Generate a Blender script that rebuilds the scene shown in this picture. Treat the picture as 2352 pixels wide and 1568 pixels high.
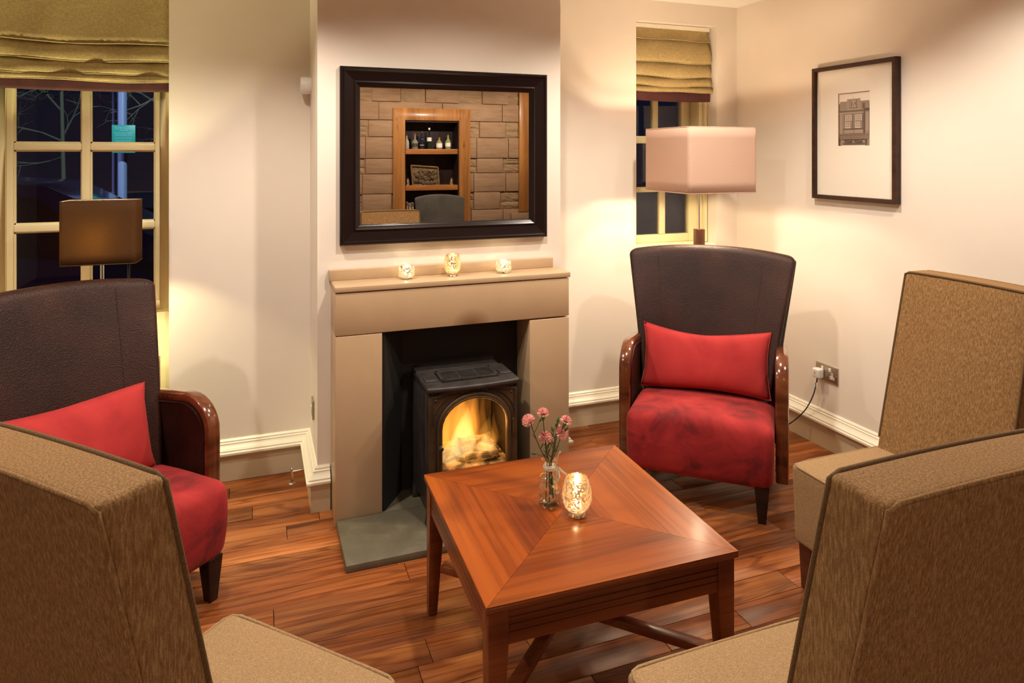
import bpy, bmesh, math, random
from mathutils import Vector, Matrix
random.seed(7)
scene = bpy.context.scene
C = scene.collection
for o in list(bpy.data.objects):
    bpy.data.objects.remove(o)
R = math.radians
PI = math.pi

# ------------------------------------------------------------------ camera
cam_d = bpy.data.cameras.new('camera')
cam = bpy.data.objects.new('camera', cam_d); C.objects.link(cam)
cam.location = (0, 0, 1.55)
cam.rotation_euler = (R(90), 0, R(-20.5))
cam_d.sensor_width = 36.0
cam_d.lens = 36.0 * 1564 / 2352
cam_d.shift_y = -(784 - 355) / 2352
cam_d.clip_start = 0.02
scene.camera = cam

# ------------------------------------------------------------------ world, exposure
world = bpy.data.worlds.new('night_sky'); scene.world = world
world.use_nodes = True
world.node_tree.nodes['Background'].inputs[0].default_value = (0.010, 0.014, 0.030, 1)
world.node_tree.nodes['Background'].inputs[1].default_value = 0.35
vs = scene.view_settings
vs.view_transform = 'Standard'; vs.look = 'None'; vs.gamma = 1.0; vs.use_curve_mapping = False
vs.exposure = 0.32

# ------------------------------------------------------------------ ceiling lamps (recessed downlights of the room)
WARM = (1.0, 0.87, 0.72)
def spot(name, loc, aim, watts, size=80, blend=0.5, col=WARM, rad=0.035):
    l = bpy.data.lights.new(name, 'SPOT'); l.energy = watts; l.color = col
    l.spot_size = R(size); l.spot_blend = blend; l.shadow_soft_size = rad
    o = bpy.data.objects.new(name, l); C.objects.link(o); o.location = loc
    o.rotation_euler = (Vector(aim) - Vector(loc)).to_track_quat('-Z', 'Y').to_euler()
    return o
def point(name, loc, watts, col, rad=0.02):
    l = bpy.data.lights.new(name, 'POINT'); l.energy = watts; l.color = col; l.shadow_soft_size = rad
    o = bpy.data.objects.new(name, l); C.objects.link(o); o.location = loc
    return o
CZ = 2.475
DOWNLIGHTS = [
    # x, y, aim, watts, cone, blend
    (-0.15, 2.45, (-0.15, 2.45, 0.0), 58, 138, 0.6),
    (1.85, 2.45, (1.85, 2.45, 0.0), 54, 138, 0.6),
    (0.85, 2.05, (0.85, 2.15, 0.0), 62, 150, 0.6),
    (-1.25, 1.75, (-1.15, 1.85, 0.0), 58, 140, 0.6),
    (2.20, 1.55, (2.20, 1.60, 0.0), 46, 140, 0.6),
    (0.30, -1.00, (0.30, -0.90, 0.0), 46, 140, 0.6),
    (-1.30, -0.80, (-1.30, -0.70, 0.0), 40, 140, 0.6),
    (2.30, -1.55, (2.30, -2.7, 1.2), 52, 115, 0.6),
    (3.35, -1.55, (3.35, -2.7, 1.2), 50, 115, 0.6),
    (1.25, -1.55, (1.25, -2.7, 1.2), 52, 115, 0.6),
]
for x, y, aim, w, s, b in DOWNLIGHTS:
    spot('downlight_lamp', (x, y, CZ - 0.03), aim, w, s, b)

# ================================================================== helpers
class MB:
    def __init__(s): s.v = []; s.f = []; s.m = []
    def add(s, verts, faces, mi=0):
        n = len(s.v); s.v += [tuple(p) for p in verts]
        s.f += [tuple(i + n for i in f) for f in faces]; s.m += [mi] * len(faces)
        return s
    def box(s, x0, x1, y0, y1, z0, z1, mi=0):
        v = [(x0,y0,z0),(x1,y0,z0),(x1,y1,z0),(x0,y1,z0),(x0,y0,z1),(x1,y0,z1),(x1,y1,z1),(x0,y1,z1)]
        return s.add(v, [(0,3,2,1),(4,5,6,7),(0,1,5,4),(1,2,6,5),(2,3,7,6),(3,0,4,7)], mi)
    def bar(s, p0, p1, w, h, w1=None, h1=None):     # rectangular bar between two points
        p0 = Vector(p0); p1 = Vector(p1); d = (p1 - p0).normalized()
        up = Vector((0,0,1)) if abs(d.z) < 0.95 else Vector((0,1,0))
        a = d.cross(up).normalized(); b = a.cross(d).normalized()
        w1 = w if w1 is None else w1; h1 = h if h1 is None else h1
        v = []
        for p, ww, hh in ((p0, w, h), (p1, w1, h1)):
            for sx, sy in ((-1,-1),(1,-1),(1,1),(-1,1)):
                v.append(p + a*sx*ww/2 + b*sy*hh/2)
        return s.add(v, [(0,3,2,1),(4,5,6,7),(0,1,5,4),(1,2,6,5),(2,3,7,6),(3,0,4,7)])
    def tube(s, pts, r, n=8, cap=True, closed=False):
        pts = [Vector(p) for p in pts]; N = len(pts)
        rr = r if isinstance(r, (list, tuple)) else [r] * N
        vs_ = []; prev = None
        for i, p in enumerate(pts):
            if closed: t = pts[(i+1) % N] - pts[i-1]
            else: t = pts[min(i+1, N-1)] - pts[max(i-1, 0)]
            t.normalize()
            if prev is None:
                a = t.orthogonal().normalized()
            else:
                a = (prev - t * prev.dot(t))
                a = a.normalized() if a.length > 1e-6 else t.orthogonal().normalized()
            prev = a; b = t.cross(a)
            for k in range(n):
                th = 2*PI*k/n
                vs_.append(p + (a*math.cos(th) + b*math.sin(th)) * rr[i])
        fs = []
        for i in range(N if closed else N-1):
            j = (i+1) % N
            for k in range(n):
                fs.append((i*n+k, i*n+(k+1) % n, j*n+(k+1) % n, j*n+k))
        if cap and not closed:
            fs.append(tuple(range(n-1, -1, -1))); fs.append(tuple(range((N-1)*n, N*n)))
        return s.add(vs_, fs)
    def lathe(s, prof, c=(0,0,0), n=24, fn=None):      # prof: list of (r, z)
        vs_ = []; fs = []; N = len(prof)
        for r, z in prof:
            for k in range(n):
                th = 2*PI*k/n
                rr = r * (fn(th, z) if fn else 1)
                vs_.append((c[0]+rr*math.cos(th), c[1]+rr*math.sin(th), c[2]+z))
        for i in range(N-1):
            for k in range(n):
                fs.append((i*n+k, i*n+(k+1) % n, (i+1)*n+(k+1) % n, (i+1)*n+k))
        if prof[0][0] > 1e-5: fs.append(tuple(range(n-1, -1, -1)))
        if prof[-1][0] > 1e-5 : fs.append(tuple(range((N-1)*n, N*n)))
        return s.add(vs_, fs)
    def prism(s, poly, axis, a, b):                    # poly of 2D points extruded along axis from a to b
        def P(p, t):
            if axis == 'x': return (t, p[0], p[1])
            if axis == 'y': return (p[0], t, p[1])
            return (p[0], p[1], t)
        n = len(poly)
        v = [P(p, a) for p in poly] + [P(p, b) for p in poly]
        f = [tuple(range(n)), tuple(range(2*n-1, n-1, -1))]
        f += [(i, i+n, (i+1) % n + n, (i+1) % n) for i in range(n)]
        return s.add(v, f)
    def grid(s, fn, nu, nv):
        v = [fn(i/nu, j/nv) for j in range(nv+1) for i in range(nu+1)]
        f = [(j*(nu+1)+i, j*(nu+1)+i+1, (j+1)*(nu+1)+i+1, (j+1)*(nu+1)+i) for j in range(nv) for i in range(nu)]
        return s.add(v, f)
    def rcube(s, hx, hy, hz, r, nx=6, ny=4, nz=6, rs=3, fn=None, c=(0,0,0)):
        h = (hx, hy, hz); nn = (nx, ny, nz)
        def ax(i):
            hh = h[i]; q = min(r, hh*0.999)
            e = [math.sin(PI/2*k/rs)*0 + q*k/rs for k in range(rs+1)]
            L = [-hh + t for t in e]
            inner = [-hh+q + (2*hh-2*q)*k/nn[i] for k in range(1, nn[i])]
            return L + inner + [hh - t for t in reversed(e)]
        A = [ax(0), ax(1), ax(2)]
        cache = {}; V = []; F = []
        def vid(p):
            key = tuple(round(t, 6) for t in p)
            if key not in cache:
                cl = [max(-(h[i]-min(r,h[i]*.999)), min(h[i]-min(r,h[i]*.999), p[i])) for i in range(3)]
                d = Vector([p[i]-cl[i] for i in range(3)])
                q = Vector(cl) + (d.normalized()*min(r, min(h)*.999) if d.length > 1e-9 else d)
                q += Vector(c)
                q = fn(*q) if fn else q
                cache[key] = len(V); V.append(tuple(q))
            return cache[key]
        for a in range(3):
            b, d = (a+1) % 3, (a+2) % 3
            for sg in (-1, 1):
                for i in range(len(A[b])-1):
                    for j in range(len(A[d])-1):
                        qs = []
                        for (ii, jj) in ((i,j),(i+1,j),(i+1,j+1),(i,j+1)):
                            p = [0,0,0]; p[a] = sg*h[a]; p[b] = A[b][ii]; p[d] = A[d][jj]
                            qs.append(vid(p))
                        if sg < 0: qs.reverse()
                        F.append(tuple(qs))
        return s.add(V, F)
    def mesh(s, name, mats, smooth=None):
        me = bpy.data.meshes.new(name)
        me.from_pydata(s.v, [], s.f)
        mats = mats if isinstance(mats, (list, tuple)) else [mats]
        for m in mats: me.materials.append(m)
        if len(mats) > 1:
            me.polygons.foreach_set('material_index', s.m)
        bm = bmesh.new(); bm.from_mesh(me); bmesh.ops.recalc_face_normals(bm, faces=bm.faces); bm.to_mesh(me); bm.free()
        if smooth is not None:
            me.polygons.foreach_set('use_smooth', [True]*len(me.polygons))
            me.set_sharp_from_angle(angle=R(smooth))
        me.update()
        return me
    def build(s, name, mats, parent=None, smooth=None, bevel=0, loc=None, rot=None):
        me = s.mesh(name, mats, smooth)
        if bevel:
            bm = bmesh.new(); bm.from_mesh(me)
            bmesh.ops.remove_doubles(bm, verts=bm.verts, dist=1e-6)
            ed = [e for e in bm.edges if len(e.link_faces) == 2 and e.calc_face_angle(0) > R(35)]
            bmesh.ops.bevel(bm, geom=ed, offset=bevel, segments=2, profile=0.5, affect='EDGES', clamp_overlap=True)
            bm.to_mesh(me); bm.free()
            me.polygons.foreach_set('use_smooth', [True]*len(me.polygons))
            me.set_sharp_from_angle(angle=R(50))
        o = bpy.data.objects.new(name, me); C.objects.link(o)
        if parent is not None: o.parent = parent
        if loc is not None: o.location = loc
        if rot is not None: o.rotation_euler = rot
        return o

def thing(name, label, cat, loc=(0,0,0), rz=0, group=None):
    o = bpy.data.objects.new(name, None); C.objects.link(o)
    o.empty_display_size = 0.05
    o.location = loc; o.rotation_euler = (0, 0, rz)
    return tag(o, label, cat, group)
def tag(o, label, cat, group=None):
    o['label'] = label; o['category'] = cat
    if group: o['group'] = group
    return o
def struct(o, label=None):
    o['kind'] = 'structure'
    if label: o['label'] = label
    return o
def copy_tree(o, parent=None):
    c = o.copy(); C.objects.link(c); c.parent = parent
    for ch in list(o.children): copy_tree(ch, c)
    return c
def text_mesh(txt, size, depth=0.0005):
    cu = bpy.data.curves.new('txt', 'FONT'); cu.body = txt; cu.size = size
    cu.align_x = 'CENTER'; cu.align_y = 'CENTER'; cu.extrude = depth; cu.resolution_u = 2
    o = bpy.data.objects.new('txt', cu); C.objects.link(o)
    bpy.context.view_layer.update()
    me = bpy.data.meshes.new_from_object(o.evaluated_get(bpy.context.evaluated_depsgraph_get()))
    bpy.data.objects.remove(o); bpy.data.curves.remove(cu)
    return me
def text_part(name, txt, size, mt, parent, loc, rot=(R(90), 0, 0), depth=0.0005):
    me = text_mesh(txt, size, depth); me.materials.clear(); me.materials.append(mt)
    o = bpy.data.objects.new(name, me); C.objects.link(o); o.parent = parent; o.location = loc; o.rotation_euler = rot
    return o
def frame_rails(name, w, h, prof, mt, parent, smooth=40, origin=(0,0,0), rot=None):
    """Four mitred rails, frame centred on origin in XZ, facing -Y. prof: (inset, protrusion)."""
    rails = []
    ox, oy, oz = origin
    for side in range(4):
        L, Hh = (w, h) if side % 2 == 0 else (h, w)
        mb = MB(); vv = []; n = len(prof)
        for e in (-1, 1):
            for a, b in prof:
                t = e * (L/2 - a); d = Hh/2 - a
                if side == 0: p = (t, -b, d)
                elif side == 1: p = (d, -b, -t)
                elif side == 2: p = (-t, -b, -d)
                else: p = (-d, -b, t)
                vv.append((p[0]+ox, p[1]+oy, p[2]+oz))
        ff = [(i, (i+1) % n, (i+1) % n + n, i+n) for i in range(n)]
        ff += [tuple(range(n)), tuple(range(2*n-1, n-1, -1))]
        mb.add(vv, ff)
        o = mb.build(name, mt, parent, smooth=smooth)
        if rot: o.rotation_euler = rot
        rails.append(o)
    return rails

# ================================================================== materials
class N:
    def __init__(s, name):
        s.m = bpy.data.materials.new(name); s.m.use_nodes = True
        s.t = s.m.node_tree; s.t.nodes.clear()
        s.out = s.t.nodes.new('ShaderNodeOutputMaterial')
    def n(s, typ, **kw):
        nd = s.t.nodes.new(typ)
        for k, v in kw.items():
            if k.startswith('i_'): nd.inputs[k[2:].replace('_', ' ')].default_value = v
            else: setattr(nd, k, v)
        return nd
    def l(s, a, b): s.t.links.new(a, b)
    def bsdf(s, col=(.5,.5,.5), rough=.5, metal=0, **kw):
        b = s.n('ShaderNodeBsdfPrincipled')
        b.inputs['Base Color'].default_value = (*col, 1); b.inputs['Roughness'].default_value = rough
        b.inputs['Metallic'].default_value = metal
        for k, v in kw.items():
            b.inputs[k.replace('_', ' ')].default_value = v
        s.l(b.outputs[0], s.out.inputs[0]); s.b = b
        return b
    def coord(s, scale=(1,1,1), kind='Object', rnd=False):
        tc = s.n('ShaderNodeTexCoord'); mp = s.n('ShaderNodeMapping')
        mp.inputs['Scale'].default_value = scale
        src = tc.outputs[kind]
        if rnd:
            oi = s.n('ShaderNodeObjectInfo'); mul = s.n('ShaderNodeVectorMath', operation='MULTIPLY_ADD')
            cmb = s.n('ShaderNodeCombineXYZ')
            for i, k in enumerate((37., 23., 11.)):
                mm = s.n('ShaderNodeMath', operation='MULTIPLY'); mm.inputs[1].default_value = k
                s.l(oi.outputs['Random'], mm.inputs[0]); s.l(mm.outputs[0], cmb.inputs[i])
            ad = s.n('ShaderNodeVectorMath', operation='ADD'); s.l(src, ad.inputs[0]); s.l(cmb.outputs[0], ad.inputs[1])
            src = ad.outputs[0]; s.rnd = oi.outputs['Random']
            s.t.nodes.remove(mul)
        s.l(src, mp.inputs[0])
        return mp.outputs[0]
    def noise(s, vec, scale=5, detail=4, rough=.5, dist=0):
        nd = s.n('ShaderNodeTexNoise'); nd.inputs['Scale'].default_value = scale
        nd.inputs['Detail'].default_value = detail; nd.inputs['Roughness'].default_value = rough
        nd.inputs['Distortion'].default_value = dist
        s.l(vec, nd.inputs['Vector']); return nd.outputs['Fac']
    def ramp(s, fac, stops):
        nd = s.n('ShaderNodeValToRGB'); e = nd.color_ramp.elements
        while len(e) < len(stops): e.new(0.5)
        for i, (p, c) in enumerate(stops):
            e[i].position = p; e[i].color = (*c, 1) if len(c) == 3 else c
        s.l(fac, nd.inputs[0]); return nd.outputs[0]
    def mix(s, fac, a, b, mode='MIX'):
        nd = s.n('ShaderNodeMix', data_type='RGBA', blend_type=mode)
        for sock, v in ((nd.inputs[0], fac), (nd.inputs[6], a), (nd.inputs[7], b)):
            if hasattr(v, 'is_linked'): s.l(v, sock)
            elif isinstance(v, (tuple, list)): sock.default_value = (*v, 1)
            else: sock.default_value = v
        return nd.outputs[2]
    def math(s, op, a, b=0.5):
        nd = s.n('ShaderNodeMath', operation=op)
        for i, v in enumerate((a, b)):
            if hasattr(v, 'is_linked'): s.l(v, nd.inputs[i])
            else: nd.inputs[i].default_value = v
        return nd.outputs[0]
    def bump(s, fac, strength=.2, dist=.01):
        nd = s.n('ShaderNodeBump'); nd.inputs['Strength'].default_value = strength; nd.inputs['Distance'].default_value = dist
        s.l(fac, nd.inputs['Height']); s.l(nd.outputs[0], s.b.inputs['Normal'])

def plain(name, col, rough=.5, metal=0, **kw):
    k = N(name); k.bsdf(col, rough, metal, **kw); return k.m
def paint(name, col, rough=.6, var=.05, bump=.06):
    k = N(name); k.bsdf(col, rough)
    v = k.coord()
    f = k.noise(v, 1.7, 3)
    k.l(k.ramp(f, [(.3, tuple(c*(1-var) for c in col)), (.7, tuple(min(1, c*(1+var*.5)) for c in col))]), k.b.inputs['Base Color'])
    k.bump(k.noise(v, 160, 3), bump, .002)
    return k.m
def wood(name, dark, mid, light, rough=.35, grain=(1.2, 22, 22), rnd=True, contrast=.35, coat=0, figure=2.2, vary=(.62, 1.42), spec=.3):
    """grain: how strongly each axis is stretched; the smallest component is the grain direction"""
    k = N(name); k.bsdf(mid, rough)
    g = grain
    f1 = k.noise(k.coord(tuple(t*.45 for t in g), rnd=rnd), 1.0, 4, .55, .6)      # broad colour drift
    c1 = k.ramp(f1, [(.28, dark), (.5, mid), (.72, light)])
    f2 = k.noise(k.coord(tuple(t*(7 if t > min(g)*3 else 1.6) for t in g), rnd=rnd), 1.0, 3, .6, .2)   # fine pores
    c2 = k.mix(min(1, contrast*1.5), c1, k.ramp(f2, [(.32, (.62,.57,.54)), (.55, (1,1,1))]), 'MULTIPLY')
    f3 = k.noise(k.coord(tuple(t*.30 for t in g), rnd=rnd), 1.0, 2, .5, 1.6)       # cathedral figure from contour lines
    w = k.math('SINE', k.math('MULTIPLY', f3, 62.0*figure/2.2), 0)
    c2 = k.mix(min(1, contrast), c2, k.ramp(k.math('ADD', k.math('MULTIPLY', w, .5), .5), [(.0, (.60,.53,.50)), (.35, (1,1,1))]), 'MULTIPLY')
    f4 = k.noise(k.coord(tuple(t*(.55 if t > min(g)*3 else 2.2) for t in g), rnd=rnd), 1.0, 2, .5, 0)  # occasional knots
    c2 = k.mix(1.0, c2, k.ramp(f4, [(.20, (.35,.28,.25)), (.30, (1,1,1))]), 'MULTIPLY')
    if rnd:
        hv = k.n('ShaderNodeHueSaturation')
        k.l(c2, hv.inputs['Color'])
        mr = k.n('ShaderNodeMapRange'); mr.inputs[3].default_value = vary[0]; mr.inputs[4].default_value = vary[1]
        k.l(k.rnd, mr.inputs[0]); k.l(mr.outputs[0], hv.inputs['Value'])
        c2 = hv.outputs[0]
    k.l(c2, k.b.inputs['Base Color']); k.b.inputs['Specular IOR Level'].default_value = spec
    k.bump(f2, .04, .001)
    if coat: k.b.inputs['Coat Weight'].default_value = coat; k.b.inputs['Coat Roughness'].default_value = .14
    return k.m

M = {}
M['wall'] = paint('cream_wall_paint', (.81, .742, .66), .55)
M['ceil'] = paint('ceiling_paint', (.86, .83, .77), .7)
M['cap'] = paint('cream_gloss_trim', (.84, .79, .66), .3, .02, .02)
M['skirt'] = paint('beige_skirting_paint', (.60, .50, .345), .35, .04, .03)
M['winframe'] = paint('yellow_cream_gloss', (.84, .755, .46), .32, .04, .05)
M['floor'] = wood('walnut_floor', (.105, .028, .008), (.27, .082, .022), (.43, .160, .050), .38, (1.5, 15, 15), True, .95, spec=.25)
M['floorgap'] = plain('dark_gap', (.02, .009, .005), .8)
M['cherry'] = wood('cherry_veneer', (.17, .029, .003), (.275, .056, .0045), (.38, .095, .009), .34, (1.0, 9, 9), True, .65, .05, 1.5, (.84, 1.12), .22)
M['cherry_side'] = wood('cherry_solid', (.11, .026, .009), (.20, .052, .018), (.27, .085, .03), .32, (1.5, 25, 25), False, .3, .2)
M['armwood'] = wood('polished_arm_wood', (.055, .014, .006), (.13, .036, .012), (.19, .06, .022), .16, (6, 30, 30), False, .2, .8)
M['darkleg'] = wood('dark_stained_wood', (.010, .005, .004), (.022, .009, .007), (.035, .014, .010), .3, (3, 40, 40), False, .2)
M['redleg'] = wood('reddish_block_wood', (.05, .012, .006), (.10, .026, .012), (.14, .04, .018), .35, (3, 40, 40), False, .2)
M['walnut'] = wood('walnut_post', (.05, .02, .010), (.13, .055, .025), (.22, .10, .045), .4, (30, 30, 2), False, .3)
M['oak'] = wood('honey_oak', (.26, .10, .025), (.40, .17, .045), (.52, .25, .075), .35, (20, 20, 1.6), False, .25, .2)
M['oakh'] = wood('honey_oak_cross', (.24, .085, .02), (.37, .14, .036), (.47, .20, .06), .35, (1.6, 20, 20), False, .25, .2)
M['niche_dark'] = wood('dark_shelf_back', (.012, .006, .004), (.022, .010, .007), (.035, .016, .010), .5, (20, 20, 1.5), False, .2)
M['sidetable'] = wood('side_table_wood', (.16, .06, .02), (.28, .12, .04), (.38, .18, .07), .4, (2, 25, 25), False, .2)
M['frame'] = plain('black_brown_lacquer', (.009, .004, .004), .25, 0, Specular_IOR_Level=.35)
M['picframe'] = wood('dark_picture_moulding', (.022, .009, .005), (.045, .018, .010), (.06, .026, .015), .4, (4, 40, 40), False, .2)
M['mirror'] = plain('silvered_glass', (.86, .85, .83), .0, 1.0)
M['chrome'] = plain('chrome', (.75, .74, .72), .15, 1.0)
M['brushed'] = plain('brushed_nickel', (.50, .44, .35), .38, 1.0)
M['white'] = plain('white_plastic', (.80, .78, .76), .35)
M['black'] = plain('black_plastic', (.012, .012, .012), .4)
M['soot'] = plain('matt_black_panel', (.014, .012, .011), .75)

def stone():
    k = N('beige_limestone'); k.bsdf((.52, .37, .235), .42); v = k.coord()
    base = k.ramp(k.noise(v, 3, 4), [(.3, (.44, .305, .182)), (.7, (.52, .365, .222))])
    vo = k.n('ShaderNodeTexVoronoi'); vo.inputs['Scale'].default_value = 190; k.l(v, vo.inputs['Vector'])
    sp = k.ramp(vo.outputs['Distance'], [(.05, (.16, .10, .06)), (.17, (1, 1, 1))])
    gate = k.ramp(k.noise(v, 70, 1), [(.56, (0,0,0)), (.62, (1,1,1))])
    c = k.mix(gate, base, k.mix(.8, base, sp, 'MULTIPLY'))
    # scorch stain above the stove opening, with a shape of its own
    k.l(c, k.b.inputs['Base Color']); k.bump(k.noise(v, 250, 2), .05, .001)
    return k.m
M['stone'] = stone()
def scorched():
    k = N('scorched_limestone'); k.bsdf((.52, .37, .235), .42); v = k.coord()
    base = k.ramp(k.noise(v, 3, 4), [(.3, (.44, .305, .182)), (.7, (.52, .365, .222))])
    vo = k.n('ShaderNodeTexVoronoi'); vo.inputs['Scale'].default_value = 190; k.l(v, vo.inputs['Vector'])
    sp = k.ramp(vo.outputs['Distance'], [(.05, (.16, .10, .06)), (.17, (1, 1, 1))])
    gate = k.ramp(k.noise(v, 70, 1), [(.56, (0,0,0)), (.62, (1,1,1))])
    c = k.mix(gate, base, k.mix(.8, base, sp, 'MULTIPLY'))
    tc = k.n('ShaderNodeTexCoord'); mp = k.n('ShaderNodeMapping')
    mp.inputs['Location'].default_value = (-.055/.10, 0, .10/.085); mp.inputs['Scale'].default_value = (1/.10, 0, 1/.085)
    k.l(tc.outputs['Object'], mp.inputs[0])
    ln = k.n('ShaderNodeVectorMath', operation='LENGTH'); k.l(mp.outputs[0], ln.inputs[0])
    st = k.ramp(ln.outputs['Value'], [(.2, (.42, .26, .17)), (1.0, (1, 1, 1))])
    c = k.mix(.85, c, st, 'MULTIPLY')
    k.l(c, k.b.inputs['Base Color']); k.bump(k.noise(v, 250, 2), .05, .001)
    return k.m
M['stone_scorch'] = scorched()
def slate():
    k = N('grey_hearth_slate'); k.bsdf((.17, .15, .105), .45); v = k.coord()
    c = k.ramp(k.noise(v, 9, 6, .65), [(.3, (.095, .083, .056)), (.55, (.125, .110, .076)), (.75, (.175, .155, .11))])
    k.l(c, k.b.inputs['Base Color']); k.bump(k.noise(v, 60, 3), .05, .002); return k.m
M['slate'] = slate()
def iron(name, col, rough):
    k = N(name); k.bsdf(col, rough, .35); v = k.coord()
    k.l(k.ramp(k.noise(v, 14, 4), [(.3, col), (.75, tuple(min(1, c*2.0+.006) for c in col))]), k.b.inputs['Base Color'])
    k.bump(k.noise(v, 220, 2), .25, .001); return k.m
M['iron'] = iron('cast_iron', (.030, .026, .025), .45)
M['bronze'] = iron('bronzed_iron', (.060, .034, .014), .42)
def leather():
    k = N('dark_brown_leather'); k.bsdf((.03, .013, .011), .42); k.b.inputs['Specular IOR Level'].default_value = .24; v = k.coord()
    k.l(k.ramp(k.noise(v, 5, 5), [(.3, (.020, .0065, .0045)), (.6, (.036, .012, .008)), (.8, (.064, .025, .015))]), k.b.inputs['Base Color'])
    vo = k.n('ShaderNodeTexVoronoi'); vo.inputs['Scale'].default_value = 260; k.l(v, vo.inputs['Vector'])
    k.bump(vo.outputs['Distance'], .35, .003); return k.m
M['leather'] = leather()
def suede(name, dark, mid, light, sc=7):
    k = N(name); k.bsdf(mid, .85); v = k.coord()
    f = k.noise(v, sc, 5, .6, .7)
    k.l(k.ramp(f, [(.34, dark), (.5, mid), (.68, light)]), k.b.inputs['Base Color'])
    k.b.inputs['Sheen Weight'].default_value = .12; k.b.inputs['Sheen Roughness'].default_value = .45
    k.b.inputs['Sheen Tint'].default_value = (1, .35, .3, 1)
    k.bump(k.noise(v, 350, 2), .15, .001); return k.m
M['suede'] = suede('red_suede', (.13, .004, .006), (.29, .010, .013), (.40, .022, .022))
M['suede2'] = suede('red_suede_cushion', (.36, .015, .017), (.43, .022, .023), (.48, .033, .030), 4)
def chenille(name, dark, mid, light, sc=(190, 190, 30)):
    k = N(name); k.bsdf(mid, .8); v = k.coord(sc)
    f = k.noise(v, 1.6, 4, .7)
    v2 = k.coord((420, 420, 420)); f2 = k.noise(v2, 1, 2)
    c = k.ramp(f, [(.28, dark), (.5, mid), (.72, light)])
    c = k.mix(.5, c, k.ramp(f2, [(.3, (.5,.48,.45)), (.7, (1.0,1.0,1.0))]), 'MULTIPLY')
    k.l(c, k.b.inputs['Base Color'])
    k.b.inputs['Sheen Weight'].default_value = .06; k.b.inputs['Sheen Roughness'].default_value = .5; k.b.inputs['Specular IOR Level'].default_value = .2
    k.b.inputs['Sheen Tint'].default_value = (1, .75, .45, 1)
    k.bump(k.math('ADD', f, f2), .35, .0015); return k.m
M['chenille'] = chenille('tan_chenille', (.135, .065, .020), (.27, .148, .056), (.45, .285, .13))
M['piping'] = chenille('tan_piping', (.075, .038, .015), (.14, .078, .032), (.21, .125, .055), (300, 300, 300))
M['chenille_seat'] = chenille('tan_chenille_seat', (.22, .13, .058), (.35, .225, .112), (.49, .34, .19), (110, 330, 330))
M['greyfelt'] = chenille('grey_tweed', (.06, .05, .038), (.10, .085, .065), (.14, .12, .09), (300, 300, 300))
M['greychair'] = suede('grey_upholstery', (.050, .045, .036), (.070, .062, .048), (.085, .075, .06), 4)
def linen(name, col):
    k = N(name); k.bsdf(col, .85); 
    v = k.coord((350, 350, 60)); f = k.noise(v, 1, 3)
    v2 = k.coord((60, 60, 350)); f2 = k.noise(v2, 1, 3)
    fx = k.math('MULTIPLY', f, f2)
    k.l(k.ramp(fx, [(.12, tuple(c*.72 for c in col)), (.40, tuple(min(1, c*1.15) for c in col))]), k.b.inputs['Base Color'])
    v3 = k.coord((9, 9, 14)); k.bump(k.noise(v3, 1, 3), .3, .01)
    return k.m
M['linen'] = linen('ochre_linen', (.42, .325, .145))
M['braid'] = suede('plum_velvet_band', (.035, .008, .008), (.055, .012, .012), (.075, .02, .018), 6)

def thin_glass(name, tint=(1,1,1), refl=1.0, ior=1.5):
    k = N(name)
    tr = k.n('ShaderNodeBsdfTransparent'); tr.inputs[0].default_value = (*tint, 1)
    gl = k.n('ShaderNodeBsdfGlossy'); gl.inputs['Roughness'].default_value = .0
    fr = k.n('ShaderNodeFresnel'); fr.inputs[0].default_value = ior
    mx = k.n('ShaderNodeMixShader')
    gm = k.n('ShaderNodeNewGeometry')
    front = k.math('SUBTRACT', 1.0, gm.outputs['Backfacing'])
    k.l(k.math('MULTIPLY', k.math('MULTIPLY', fr.outputs[0], refl), front), mx.inputs[0]); k.l(tr.outputs[0], mx.inputs[1]); k.l(gl.outputs[0], mx.inputs[2])
    k.l(mx.outputs[0], k.out.inputs[0]); return k.m
M['pane'] = thin_glass('window_glass', (.97, .98, .98), 1.7)
M['picglass'] = thin_glass('picture_glass', (1, 1, 1), .8)
M['stoveglass'] = thin_glass('stove_glass', (.97, .93, .85), .5)
M['water'] = thin_glass('water_surface', (.95, .97, .95), 1.0, 1.33)
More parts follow.
